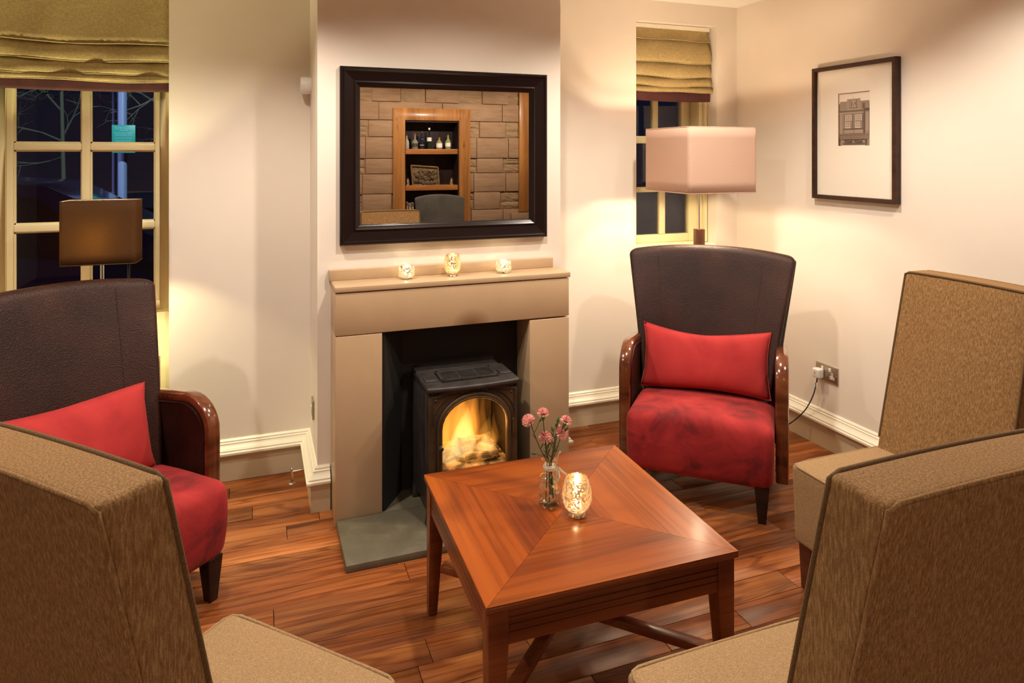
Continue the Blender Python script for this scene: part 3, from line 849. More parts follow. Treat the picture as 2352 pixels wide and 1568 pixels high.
    for sx in (-1, 1):
        MB().rcube(.026, .03, .004, .003, 2, 2, 1, 2).build('top_boss', M['iron'], t, smooth=50, loc=(sx*.165, .10, .574))
        for yy in (.03, .30):
            MB().add([(sx*.20, yy-.022, 0), (sx*.165, yy-.022, 0), (sx*.165, yy+.022, 0), (sx*.20, yy+.022, 0), (sx*.188, yy-.03, .075), (sx*.14, yy-.03, .075), (sx*.14, yy+.03, .075), (sx*.188, yy+.03, .075)],
                     [(0,1,2,3),(4,5,6,7),(0,1,5,4),(1,2,6,5),(2,3,7,6),(3,0,4,7)]).build('leg', M['iron'], t, bevel=.004)
    # logs and flames
    MB().box(-.17, .17, .03, .30, .19, .215).build('ember_bed', M['log'], t, bevel=.006)
    rn = random.Random(5)
    for (x0, y0, z0, x1, y1, z1, r) in ((-.13, .10, .235, .05, .17, .25, .024), (.13, .09, .235, -.03, .18, .26, .026), (-.08, .20, .24, .14, .22, .245, .022), (-.02, .07, .232, .12, .06, .24, .017), (-.03, .12, .285, .10, .15, .275, .018)):
        pts = [Vector((x0, y0, z0)).lerp(Vector((x1, y1, z1)), k/5) + Vector((rn.uniform(-.004,.004), rn.uniform(-.004,.004), rn.uniform(-.004,.004))) for k in range(6)]
        MB().tube(pts, [r*rn.uniform(.85, 1.1) for _ in pts], 9).build('log', M['log'], t, smooth=35)
    def flame(x, y_, z, h, w, dep, mt, lean=0, ph=0):
        prof = [(0, 0), (.55, .05), (.9, .16), (1, .28), (.9, .42), (.66, .58), (.42, .74), (.2, .88), (0, 1)]
        n = 12; mb = MB(); v = []; f = []
        for r, s_ in prof:
            ox = lean*s_*s_ + math.sin(s_*6+ph)*.008*s_
            for k in range(n):
                th = 2*PI*k/n
                v.append((x+ox+r*w*math.cos(th), y_+r*dep*math.sin(th), z+s_*h))
        for i in range(len(prof)-1):
            for k in range(n): f.append((i*n+k, i*n+(k+1) % n, (i+1)*n+(k+1) % n, (i+1)*n+k))
        o_ = MB().add(v, f).build('flame', mt, t, smooth=80)
        bm = bmesh.new(); bm.from_mesh(o_.data); bmesh.ops.remove_doubles(bm, verts=bm.verts, dist=1e-5); bm.to_mesh(o_.data); bm.free()
    flame(-.045, .19, .22, .345, .095, .06, M['fire_o'], .03, 0)
    flame(-.035, .17, .22, .31, .070, .045, M['fire_y'], .025, 1)
    flame(-.020, .095, .225, .22, .060, .04, M['fire_w'], .015, 2)
    flame(.015, .19, .22, .33, .055, .05, M['fire_o'], .02, 2)
    flame(.005, .16, .23, .24, .045, .035, M['fire_y'], .02, 3)
    flame(-.105, .13, .215, .17, .040, .035, M['fire_y'], .03, 1)
    flame(-.085, .075, .215, .125, .050, .030, M['fire_w'], .02, 2)
    flame(.062, .20, .23, .33, .026, .025, M['fire_o'], .004, 3)
    flame(.058, .19, .23, .26, .020, .02, M['fire_y'], .006, 1)
    flame(.085, .11, .225, .16, .050, .035, M['fire_y'], .01, 2)
    flame(.075, .080, .23, .095, .050, .03, M['fire_w'], 0, 2)
    flame(.025, .12, .23, .30, .020, .018, M['fire_o'], .012, 5)
    flame(.105, .20, .23, .24, .022, .02, M['fire_o'], -.01, 2)
    flame(-.085, .17, .23, .30, .030, .03, M['fire_o'], .015, 3)
    flame(.142, .16, .22, .17, .018, .018, M['fire_o'], .004, 0)
    flame(.138, .16, .22, .11, .014, .014, M['fire_y'], .004, 0)
    flame(-.142, .14, .215, .15, .018, .018, M['fire_o'], .01, 4)
    flame(.03, .055, .222, .07, .09, .02, M['fire_y'], 0, 2)
    flame(.01, .10, .225, .31, .05, .03, M['fire_o'], .02, 4)
    for (x, y_, z, w) in ((-.04, .10, .38, 1.7), (.06, .10, .36, 0.9)):
        pl = point('fire_light', (x, y_, z), w, (1.0, .47, .12), .03); pl.parent = t
stove()

# ------------------------------------------------------------------ mirror over the mantel
def mirror():
    w, h = 0.988, .790
    t = thing('wall_mirror', 'large mirror in a wide black-brown moulded frame above the mantel', 'mirror', (0.8335, CY, 1.5445))
    prof = [(0, .001), (0, .030), (.006, .036), (.012, .036), (.018, .030), (.022, .029), (.060, .022), (.062, .026), (.068, .028), (.074, .024), (.080, .018), (.086, .016), (.089, .010), (.089, .001)]
    frame_rails('frame_rail', w, h, prof, M['frame'], t, smooth=30)
    MB().box(-w/2+.085, w/2-.085, -.010, -.004, -h/2+.085, h/2-.085).build('mirror_glass', M['mirror'], t)
mirror()

# ------------------------------------------------------------------ candle holders
def candle_holder(name, label, loc, prof, mt, scale=1, group=None, watts=.6):
    t = thing(name, label, 'candle holder', loc, random.uniform(0, 6), group)
    outer = [(r*scale, z*scale) for r, z in prof]
    inner = [(max(r-.0022, .001), z+.0015) for r, z in reversed(outer) if z > outer[-1][1]*.08]
    me = MB().lathe(outer + inner + [(0, outer[-1][1]*.09)], n=32)
    me.f = [f for f in me.f if len(f) == 4] + [f for f in me.f if len(f) > 4][:1]
    me.m = [0]*len(me.f)
    me.build('glass_cup', mt, t, smooth=45)
    zb = outer[-1][1]*.10 + .002
    rc = .0185
    cd = MB().lathe([(rc, 0), (rc, .013), (rc*.9, .0135), (0, .012)], n=18).build('tealight', M['wax'], t, smooth=35, loc=(0, 0, zb))
    MB().tube([(0, 0, .012), (.0005, 0, .018)], .0007, 5).build('wick', M['black'], cd)
    MB().lathe([(0, .016), (.003, .019), (.0042, .024), (.0030, .032), (.0012, .039), (0, .043)], n=10).build('flame', M['flame'], cd, smooth=80)
    pl = point('candle_light', (0, 0, zb+.030), watts, (1.0, .78, .48), .006); pl.parent = t
    return t
bowl = [(.022, 0), (.030, .004), (.0355, .014), (.0380, .028), (.0370, .042), (.0335, .054), (.0315, .058)]
tul = [(.024, 0), (.026, .003), (.022, .009), (.026, .014), (.036, .026), (.0425, .042), (.0435, .056), (.041, .078), (.036, .098), (.033, .106)]
candle_holder('tealight_holder', 'clear crackle glass tealight bowl at the left end of the mantel', (.622, 3.005, .998), bowl, M['crackle'], 1.0, 'candle holders on the mantel', .28)
candle_holder('tealight_holder', 'tall gold mercury glass holder in the middle of the mantel', (.832, 3.000, .998), tul, M['mercury'], .92, 'candle holders on the mantel', .35)
candle_holder('tealight_holder', 'clear crackle glass tealight bowl at the right end of the mantel', (1.078, 2.995, .998), bowl, M['crackle'], 1.0, 'candle holders on the mantel', .28)
TZ = .46
candle_holder('tealight_holder', 'gold mercury glass candle holder on the coffee table', (.906, 1.862, TZ+.0005), tul, M['mercury'], 1.05, None, .42)

# ------------------------------------------------------------------ vase, ribbon and carnations
VX, VY = .852, 1.944
def vase():
    t = thing('glass_vase', 'small ribbed clear glass bottle vase tied with white ribbon', 'vase', (VX, VY, TZ+.0005))
    out = [(.030, 0), (.0345, .003), (.0355, .010), (.0355, .068), (.0335, .082), (.027, .093), (.0205, .100), (.0190, .108), (.0190, .128), (.0215, .134), (.0250, .138), (.0250, .142), (.0235, .144)]
    inn = [(.0215, .143), (.017, .132), (.0168, .108), (.019, .099), (.025, .091), (.031, .080), (.033, .068), (.033, .012), (.0, .008)]
    rib = lambda th, z: 1 + (.022*math.cos(th*14) if .002 < z < .092 else 0)
    me = MB().lathe(out+inn, n=84, fn=rib); me.build('glass_body', M['vaseglass'], t, smooth=60)
    MB().lathe([(.0, .0095), (.0318, .0095), (.0318, .042), (0, .042)], n=24).build('water', M['water'], t)
    rb = MB().lathe([(.0200, .112), (.0206, .113), (.0206, .121), (.0200, .122)], n=28).build('ribbon_band', M['ribbon'], t, smooth=50)
    def strip(pts, w, nm):
        pts = [Vector(p) for p in pts]; v = []
        for i, p in enumerate(pts):
            tdir = (pts[min(i+1, len(pts)-1)]-pts[max(i-1, 0)]).normalized()
            a = tdir.cross(Vector((.35, -.94, 0))).normalized()*w/2
            v += [p-a, p+a]
        f = [(2*i, 2*i+1, 2*i+3, 2*i+2) for i in range(len(pts)-1)]
        o = MB().add(v, f).build(nm, M['ribbon'], rb, smooth=80)
        md = o.modifiers.new('thick', 'SOLIDIFY'); md.thickness = .0006
    k = (.0200, -.006, .115)
    strip([k, (.026, -.012, .105), (.027, -.014, .088), (.023, -.015, .076), (.018, -.014, .080), (.019, -.013, .098), (.0205, -.010, .113)], .007, 'ribbon_loop')
    strip([k, (.028, -.011, .112), (.040, -.013, .100), (.052, -.012, .090)], .008, 'ribbon_tail')
    strip([k, (.023, -.004, .135), (.027, -.003, .153), (.036, -.003, .163)], .0055, 'ribbon_tail')
vase()
def carnation(label, top, bloom_r, buds, bloom=True, tilt=(0,0,1), foot=(0,0)):
    t = thing('carnation', label, 'flower', (VX, VY, TZ+.010), 0, 'pink carnations in the glass vase')
    top = Vector(top) - Vector((VX, VY, TZ+.010))
    z_neck = .125
    neck = Vector((top.x*.10, top.y*.10, z_neck))
    p0 = Vector((foot[0], foot[1], .003))
    tl = Vector(tilt).normalized()
    base = top - tl*(.030 if bloom else .012)
    pts = [p0, p0.lerp(neck, .5), neck]
    for k in range(1, 7):
        s = k/6; q = neck.lerp(base, s); q += Vector((0, 0, -.010*math.sin(s*PI)))
        pts.append(q)
    MB().tube(pts, .0016, 6).build('stem', M['stem'], t, smooth=60)
    rot = tl.to_track_quat('Z', 'Y').to_euler()
    if bloom:
        MB().lathe([(0, 0), (.0035, .001), (.0055, .008), (.0060, .018), (.0072, .024), (.0055, .023), (0, .018)], n=10).build('calyx', M['calyx'], t, smooth=50, loc=base, rot=rot)
        mb = MB(); rn = random.Random(label)
        for layer, (rr, zz, cnt) in enumerate(((1, .000, 9), (.82, .003, 8), (.58, .006, 7), (.32, .008, 5))):
            for i in range(cnt):
                th = 2*PI*i/cnt + layer*.5; R_ = bloom_r*rr
                nu, nv = 6, 4; W_ = 2.3/cnt*2
                def pf(s_, q_, th=th, R_=R_, zz=zz, W_=W_, layer=layer, i=i):
                    a = th + (s_-.5)*W_
                    rad = R_*q_*(1+.10*math.sin(s_*19+i)*q_)
                    z = zz + .012*q_**1.5*(1-.35*(1-layer/3.)) + .0030*math.sin(s_*16+i*2+layer)*q_*q_ - (.006*q_*q_ if layer == 0 else 0)
                    return (rad*math.cos(a), rad*math.sin(a), z)
                mb.grid(pf, nu, nv)
        bl = mb.build('bloom', M['petal'], t, smooth=70, loc=base + tl*.020, rot=rot)
    else:
        MB().lathe([(0, 0), (.0045, .002), (.0052, .009), (.0035, .017), (0, .022)], n=9).build('bud', M['calyx'], t, smooth=50, loc=base, rot=rot)
    # side buds and narrow leaves
    for (s, off) in buds:
        a = neck.lerp(base, s); b = a + Vector(off)
        MB().tube([a, a.lerp(b, .5)+Vector((0,0,-.003)), b], .0011, 5).build('side_stem', M['stem'], t, smooth=60)
        dr = Vector(off).normalized().to_track_quat('Z', 'Y').to_euler()
        MB().lathe([(0, 0), (.0036, .002), (.0042, .008), (.0026, .014), (0, .018)], n=9).build('bud', M['calyx'], t, smooth=50, loc=b, rot=dr)
    rn = random.Random(label+'l')
    for s in (.18, .42, .66):
        a = neck.lerp(base, s) + Vector((0, 0, -.010*math.sin(s*PI)))
        sd = rn.choice((-1, 1)); d = Vector((sd*rn.uniform(.008, .016), rn.uniform(-.008, .004), rn.uniform(.020, .034)))
        v = []
        for k in range(5):
            q = a + d*(k/4) + Vector((sd*.006*(k/4)**2, 0, 0)); w = .0022*math.sin(PI*(k/4*.85+.1))
            v += [q - Vector((w, 0, 0)), q + Vector((w, 0, 0))]
        MB().add(v, [(2*k, 2*k+1, 2*k+3, 2*k+2) for k in range(4)]).build('leaf', M['stem'], t, smooth=60)
carnation('pink carnation leaning furthest left in the vase', (.786, 1.967, .728), .0215, [(.80, (.016, 0, .030))], True, (-.55, -.25, .8), (-.012, .004))
carnation('upright pink carnation standing tallest in the vase', (.832, 1.950, .752), .0185, [(.35, (.028, -.004, .062))], True, (-.05, -.1, 1), (-.004, -.008))
carnation('pink carnation leaning furthest right in the vase', (.900, 1.924, .728), .0185, [(.80, (.012, -.004, .012))], True, (.35, -.1, .9), (.012, -.004))
carnation('largest open pink carnation facing front right in the vase', (.889, 1.926, .690), .0230, [], True, (.35, -.75, .55), (.008, .008))
carnation('low pink carnation at the front of the vase', (.839, 1.945, .676), .0215, [(.3, (-.038, .006, .010))], True, (-.1, -.45, .9), (-.002, -.014))
carnation('unopened green carnation bud in the middle of the vase', (.876, 1.934, .728), .02, [(.6, (-.006, 0, .022))], False, (.2, 0, 1), (.014, .006))

# ================================================================== COFFEE TABLE
def coffee_table():
    t = thing('coffee_table', 'square reddish cherry coffee table with mitred veneer top and tapered legs', 'table', (.886, 1.908, 0), R(-1.3))
    S = .363; zt = TZ
    # four mitred veneer triangles; grain runs along each piece's own x axis
    for k in range(4):
        g = .0004
        tri = [(-S+g*2.4, -S+g), (S-g*2.4, -S+g), (0, -g)]
        MB().prism(tri, 'z', -.004, 0).build('veneer_piece', M['cherry'], t, loc=(0, 0, zt), rot=(0, 0, PI/2*k))
    MB().box(-S, S, -S, S, zt-.018, zt-.004).build('top_board', M['cherry_side'], t, bevel=.0015)
    A = S-.008
    for k in range(4):
        ap = MB(); z0 = zt-.108; bands = [(z0, z0+.028), (z0+.031, z0+.046), (z0+.049, z0+.064), (z0+.067, zt-.018)]
        for a, b in bands: ap.box(-A+.05, A-.05, -A+.004, -A+.024, a, b)
        ap.box(-A+.05, A-.05, -A+.008, -A+.022, z0+.002, zt-.018)
        ap.build('apron', M['cherry_side'], t, rot=(0, 0, PI/2*k), loc=(0, 0, 0))
    for sx in (-1, 1):
        for sy in (-1, 1):
            o = A; i1 = A-.052; i0 = A-.030
            v = []
            for z, inn in ((0, i0), (zt-.11, i1), (zt-.018, i1)):
                v += [(sx*inn, sy*inn, z), (sx*o, sy*inn, z), (sx*o, sy*o, z), (sx*inn, sy*o, z)]
            f = [(0,1,2,3), (8,9,10,11)]
            for q in (0, 4):
                f += [(q+k, q+(k+1) % 4, q+4+(k+1) % 4, q+4+k) for k in range(4)]
            MB().add(v, f).build('leg', M['cherry_side'], t, bevel=.0015)
    L = A-.045
    MB().bar((-L, -L, .165), (L, L, .165), .035, .022).build('cross_stretcher', M['cherry_side'], t, bevel=.001)
    MB().bar((-L, L, .166), (L, -L, .166), .034, .022).build('cross_stretcher', M['cherry_side'], t, bevel=.001)
coffee_table()

# ================================================================== LEATHER ARMCHAIRS
def smoothstep(a, b, x):
    t = max(0, min(1, (x-a)/(b-a))); return t*t*(3-2*t)
def armchair(label, loc, rz):
    t = thing('armchair', label, 'armchair', loc, rz, 'leather armchairs by the fireplace')
    # seat block with waterfall front
    def sf(x, y_, z):
        # x +-.31, y 0..0.50, z .14...41
        k = (z-.14)/.27
        yy = y_ - .018*math.sin(PI*min(1, max(0, k)))*(1-smoothstep(0, .2, y_)) + (.016*(1-k))*(1-smoothstep(0, .25, y_))
        zz = z + (.022*(1-(x/.31)**2)*smoothstep(.3, 1, k))*(1-.4*smoothstep(.1, .5, y_)) - .012*smoothstep(.2, .5, y_)*smoothstep(.5, 1, k)
        xx = x*(1-.012*(1-k))
        return Vector((xx, yy, zz))
    MB().rcube(.312, .25, .135, .045, 12, 10, 8, 4, fn=sf, c=(0, .25, .275)).build('seat', M['suede'], t, smooth=60)
    # curved back
    def bf(x, y_, z):
        s = x/.40; k = max(0, min(1, z))
        w = .272 + .134*k
        yc = .415 + .215*k**1.15
        wing = .075*abs(s)**2.6
        zz = .30 + .783*k - (.030*abs(s)**2.2*smoothstep(.5, 1, k))
        return Vector((s*w, yc - wing + y_*(1-.25*k), zz))
    def bfz(x, y_, z): return bf(x, y_, (z+.5))
    MB().rcube(.40, .048, .5, .035, 22, 2, 20, 3, fn=bfz).build('backrest', M['leather'], t, smooth=60)
    def ob(x, y_, z):
        p = bf(x, y_, z+.5); p.y += .062; p.z = .13 + (p.z-.30)*(.93/.775) ; return p
    MB().rcube(.403, .014, .497, .012, 18, 1, 14, 2, fn=ob).build('outer_back', M['greyfelt'], t, smooth=60)
    for s in (-.64, .64):
        MB().tube([bf(s*.40, -.0475, k/20) for k in range(3, 20)] + [bf(s*.40, -.040, .985), bf(s*.40, -.02, .998), bf(s*.40, .02, .998)], .0020, 6).build('back_seam', M['leather'], t, smooth=60)
    for sx in (-1, 1):
        MB().tube([bf(sx*.398, .034, k/20) for k in range(5, 20)], .0045, 6).build('edge_piping', M['leather'], t, smooth=60)
        # arm outline in (y, z)
        yf, zr = .135, .100
        path = [(yf+.006, .14), (yf, .30), (yf-.002, .50)]
        for k in range(1, 9):
            a = PI - PI/2*k/8
            path.append((yf-.002+.115+.115*math.cos(a), .540+.113*math.sin(a)))
        path += [(.36, .642), (.485, .628)]
        xi, xo = sx*.312, sx*.368
        # wooden band: rounded rectangular section swept along the arm outline
        mb = MB(); sec = []
        n = 10
        for k in range(n):
            a = 2*PI*k/n
            sec.append((.027*math.copysign(abs(math.cos(a))**.6, math.cos(a)), .017*math.copysign(abs(math.sin(a))**.6, math.sin(a))))
        vv = []
        for i, p in enumerate(path):
            a = Vector(path[max(0, i-1)]); b = Vector(path[min(len(path)-1, i+1)])
            d = (b-a).normalized(); nrm = Vector((d.y, -d.x))
            for (u, q) in sec:
                r_ = Vector(p) + nrm*q
                vv.append((sx*.341+u, r_.x+.012*0, r_.y))
        ff = []
        for i in range(len(path)-1):
            for k in range(n): ff.append((i*n+k, i*n+(k+1) % n, (i+1)*n+(k+1) % n, (i+1)*n+k))
        ff += [tuple(range(n)), tuple(range(len(path)*n-1, (len(path)-1)*n-1, -1))]
        mb.add(vv, ff).build('arm_rail', M['armwood'], t, smooth=50)
        # leather side panel inside the band
        ins = [(p[0]+.012, p[1]) if p[1] < .53 else (p[0]+.006, p[1]-.012) for p in path]
        poly = ins + [(.51, .60), (.53, .14)]
        MB().prism(poly, 'x', sx*.316, sx*.352).build('arm_panel', M['leather'], t, smooth=40)
        MB().prism([(p[0]+.004, p[1]-.004) for p in path] + [(.51, .61), (.545, .14)], 'x', sx*.352, sx*.362).build('outer_side', M['greyfelt'], t, smooth=40)
        MB().tube([(sx*.3155, p[0]+.016, p[1]-.000) if p[1] < .53 else (sx*.3155, p[0]+.012, p[1]-.020) for p in path[1:]], .0042, 6).build('arm_piping', M['leather'], t, smooth=60)
        for yy, ln in ((.045, 0), (.50, .05)):
            x0 = sx*.262
            MB().add([(x0-.016, yy-.016+ln, 0), (x0+.016, yy-.016+ln, 0), (x0+.016, yy+.016+ln, 0), (x0-.016, yy+.016+ln, 0), (x0-.030, yy-.026, .155), (x0+.030, yy-.026, .155), (x0+.030, yy+.030, .155), (x0-.030, yy+.030, .155)],
                     [(0,1,2,3),(4,5,6,7),(0,1,5,4),(1,2,6,5),(2,3,7,6),(3,0,4,7)]).build('leg', M['darkleg'], t, bevel=.002)
    return t
AR = armchair('dark brown leather armchair with red seat in the right-hand corner', (1.7675, 2.461, 0), R(-42))
AL = armchair('dark brown leather armchair with red seat before the left window', (-.313, 2.377, 0), R(43))

def cushion(label, parent, uv, rot, w, h, th, seed, dip):
    """pillow: local x width, local z height, local y thickness; placed in the armchair's frame"""
    t = thing('cushion', label, 'cushion', (0,0,0), 0, 'red cushions')
    mw = Matrix.Translation(parent.location) @ Matrix.Rotation(parent.rotation_euler.z, 4, 'Z')
    rn = random.Random(seed)
    ph = [rn.uniform(0, 6) for _ in range(6)]
    def pf(side):
        def f(a, b):
            x, z = a*2-1, b*2-1
            env = max(0, (1-x*x))**.42*max(0, (1-z*z))**.42
            pin = 1 - (dip if z > 0 else .12)*(1-abs(x)**1.6)*abs(z)**2.5          # top and bottom edges curve in
            pinx = 1 - .06*(1-z*z)*abs(x)**3
            wr = .006*math.sin(x*9+ph[0]+z*2)*math.exp(-((abs(x)-.75)/.25)**2) + .006*math.exp(-((x+.05+.05*z)/.05)**2)*-1
            y_ = side*(th/2*env + (wr*env))
            X = x*w/2*pinx; Z = z*h/2*pin
            Z += .010*math.sin(x*PI*1.0)*.3
            return (X, y_, Z)
        return f
    mb = MB().grid(pf(-1), 34, 22).grid(pf(1), 34, 22)
    o = mb.build('cover', M['suede2'], t, smooth=80)
    bm = bmesh.new(); bm.from_mesh(o.data); bmesh.ops.remove_doubles(bm, verts=bm.verts, dist=1e-5)
    bmesh.ops.recalc_face_normals(bm, faces=bm.faces); bm.to_mesh(o.data); bm.free()
    edge = [Vector(pf(1)(k/30, 0)) for k in range(31)] + [Vector(pf(1)(1, k/16)) for k in range(1, 17)] + [Vector(pf(1)(1-k/30, 1)) for k in range(1, 31)] + [Vector(pf(1)(0, 1-k/16)) for k in range(1, 16)]
    MB().tube([(p.x, 0, p.z) for p in edge], .0022, 6, closed=True).build('seam', M['suede2'], t, smooth=70)
    loc = mw @ Vector(uv)
    t.location = loc
    t.rotation_mode = 'XYZ'
    m3 = Matrix.Rotation(parent.rotation_euler.z, 3, 'Z') @ Matrix.Rotation(R(rot[2]), 3, 'Z') @ Matrix.Rotation(R(rot[0]), 3, 'X') @ Matrix.Rotation(R(rot[1]), 3, 'Y')
    t.rotation_euler = m3.to_euler()
    return t
cushion('red lumbar cushion on the right-hand armchair', AR, (-.005, .375, .566), (-17, 0, 0), .60, .305, .14, 1, .28)
cushion('red cushion propped at an angle on the left armchair', AL, (-.03, .372, .572), (-17, 4, 2), .60, .305, .15, 2, .12)

# ================================================================== TAN HIGH-BACK CHAIRS
def tan_chair(label, loc, rz):
    t = thing('high_back_chair', label, 'chair', loc, rz, 'tan high-back chairs around the coffee table')
    SL = .217
    zb, zt_ = .13, 1.10
    def bk(x, y_, z):
        # y_ front(-) to back(+); reclined slab
        k = (z-zb)/(zt_-zb)
        yc = .595 - SL*(zt_-z)
        zz = z + (.004*(1-(x/.235)**2) if z > 1.0 else 0)*smoothstep(1.0, 1.08, z)
        bow = .012*math.sin(PI*max(0, min(1, k)))*(1-(x/.235)**2)
        return Vector((x*(1+.02*(1-k)), yc + y_ - (bow if y_ < 0 else -bow*.4), zz))
    hx, hy, hz = .235, .050, (zt_-zb)/2
    MB().rcube(hx, hy, hz, .012, 10, 4, 16, 3, fn=bk, c=(0, 0, (zt_+zb)/2)).build('backrest', M['chenille'], t, smooth=50)
    for y_, nm in ((-hy, 'front_piping'), (hy, 'rear_piping')):
        e = .003
        loop = [bk(-hx+e, y_*.96, zb+.35+(zt_-zb-.36)*k/12) for k in range(13)]
        loop += [bk(-hx+.02+(2*hx-.04)*k/10, y_*.96, zt_-.002) for k in range(11)]
        loop += [bk(hx-e, y_*.96, zt_-.01-(zt_-zb-.36)*k/12) for k in range(13)]
        MB().tube(loop, .0048 if y_ < 0 else .0038, 7).build(nm, M['piping'] if y_ < 0 else M['chenille'], t, smooth=60)
    def st(x, y_, z):
        k = (z-.16)/.28
        cr = .022*(1-(x/.25)**2)*(1-((y_-.23)/.25)**2)*smoothstep(.6, 1, k)
        return Vector((x*(1-.02*(1-k)), y_ + .010*(1-k)*(1 if y_ < .2 else 0), z+cr))
    MB().rcube(.25, .235, .14, .018, 10, 10, 6, 3, fn=st, c=(0, .235, .30)).build('seat', M['chenille_seat'], t, smooth=50)
    z = .437; a = .2475
    lp = [(-a+.006, .43, z)] + [(-a+.004, .43-.40*k/8, z) for k in range(1, 8)] + [(-a+.012, .010, z), (-a+.03, .003, z)] + [(-a+.03+(2*a-.06)*k/10, .002, z) for k in range(1, 10)] + [(a-.03, .003, z), (a-.012, .010, z)] + [(a-.004, .03+.40*k/8, z) for k in range(8)]
    MB().tube(lp, .0045, 7).build('seat_piping', M['chenille_seat'], t, smooth=60)
    for sx in (-1, 1):
        for yy in (.05, .43):
            x0 = sx*.205
            MB().add([(x0-.022, yy-.022, 0), (x0+.022, yy-.022, 0), (x0+.022, yy+.022, 0), (x0-.022, yy+.022, 0), (x0-.028, yy-.028, .163), (x0+.028, yy-.028, .163), (x0+.028, yy+.028, .163), (x0-.028, yy+.028, .163)],
                     [(0,1,2,3),(4,5,6,7),(0,1,5,4),(1,2,6,5),(2,3,7,6),(3,0,4,7)]).build('leg', M['redleg'], t, bevel=.002)
    return t
tan_chair('tan high-back chair against the right wall, facing left', (1.800, 1.699, 0), R(-90))
tan_chair('tan high-back chair at front right, seen from behind', (.993, 1.292, 0), R(180))
tan_chair('tan high-back chair at front left, seen from behind at an angle', (.114, 1.612, 0), R(133.5))

# grey chair seen in the mirror
def grey_chair():
    t = thing('tub_chair', 'grey upholstered chair standing before the niche in the mirror', 'chair', (2.14, -1.75, 0), R(180))
    def bf(x, y_, z):
        s = x/.32; k = z+.5
        return Vector((s*(.27+.05*k), .40+.10*k-.10*abs(s)**2.5+y_, .30+.75*k-.035*abs(s)**2*k))
    MB().rcube(.32, .035, .5, .03, 16, 2, 12, 3, fn=bf).build('backrest', M['greychair'], t, smooth=60)
    MB().rcube(.27, .24, .08, .04, 8, 8, 3, 3, c=(0, .20, .38)).build('seat', M['greychair'], t, smooth=60)
    for sx in (-1, 1):
        for yy in (.02, .40):
            MB().bar((sx*.21, yy, 0), (sx*.21, yy, .31), .03, .03, .045, .045).build('leg', M['darkleg'], t, bevel=.002)
grey_chair()

# ================================================================== LAMPS
def rounded_rect(hx, hy, r, n=5):
    pts = []
    for cx_, cy_, a0 in ((hx-r, hy-r, 0), (-hx+r, hy-r, 90), (-hx+r, -hy+r, 180), (hx-r, -hy+r, 270)):
        for k in range(n+1):
            a = R(a0 + 90*k/n); pts.append((cx_+r*math.cos(a), cy_+r*math.sin(a)))
    return pts
def lampshade(parent, hx, hy, z0, z1, mt, flare=1.0, r=.02, rim=None):
    rim = rim or mt
    po = rounded_rect(hx, hy, r); n = len(po)
    def ring(pts, zlo, zhi, fl, nm, m, par):
        mb = MB(); nz = 6; v = []
        for j in range(nz+1):
            s = j/nz; k = fl + (1-fl)*s
            v += [(p[0]*k, p[1]*k, zlo+(zhi-zlo)*s) for p in pts]
        f = [(j*n+i, j*n+(i+1) % n, (j+1)*n+(i+1) % n, (j+1)*n+i) for j in range(nz) for i in range(n)]
        return mb.add(v, f).build(nm, m, par, smooth=60)
    s = ring(po, z0, z1, flare, 'lamp_shade', mt, parent)
    md = s.modifiers.new('thick', 'SOLIDIFY'); md.thickness = .0012; md.offset = 1
    for zz in (z0, z1):
        k = flare if zz == z0 else 1
        MB().tube([(p[0]*k, p[1]*k, zz) for p in po], .0022, 5, closed=True).build('shade_rim', rim, s, smooth=60)
    return s
def floor_lamp():
    t = thing('floor_lamp', 'walnut floor lamp with large square pale pink shade behind the armchair', 'lamp', (2.250, 3.112, 0))
    s = lampshade(t, .212, .212, 1.352, 1.692, M['shade_pink'], 1.0, .022)
    MB().rcube(.13, .13, .0125, .008, 4, 4, 1, 2, c=(0, 0, .0125)).build('base', M['walnut'], t, smooth=50)
    MB().box(-.0225, .0225, -.0225, .0225, .025, 1.147).build('post', M['walnut'], t, bevel=.003)
    MB().tube([(0, 0, 1.147), (0, 0, 1.60)], .0055, 10).build('rod', M['chrome'], t, smooth=60)
    for a in (0, PI/2):
        MB().tube([(.211*math.cos(a), .211*math.sin(a), 1.67), (-.211*math.cos(a), -.211*math.sin(a), 1.67)], .002, 6).build('shade_spider', M['chrome'], s, smooth=60)
    MB().tube([(0, 0, 1.60), (0, 0, 1.672)], .004, 8).build('finial', M['chrome'], t, smooth=60)
    b = MB().lathe([(0, -.045), (.02, -.04), (.03, -.015), (.028, .01), (.014, .035), (.012, .05), (0, .05)], n=16).build('bulb', M['bulb'], t, smooth=60, loc=(.035, 0, 1.52))
    for zz in (1.555, 1.425):
        pl = point('floor_lamp_light', (0, 0, zz), 14, (1.0, .80, .54), .03); pl.parent = t
floor_lamp()
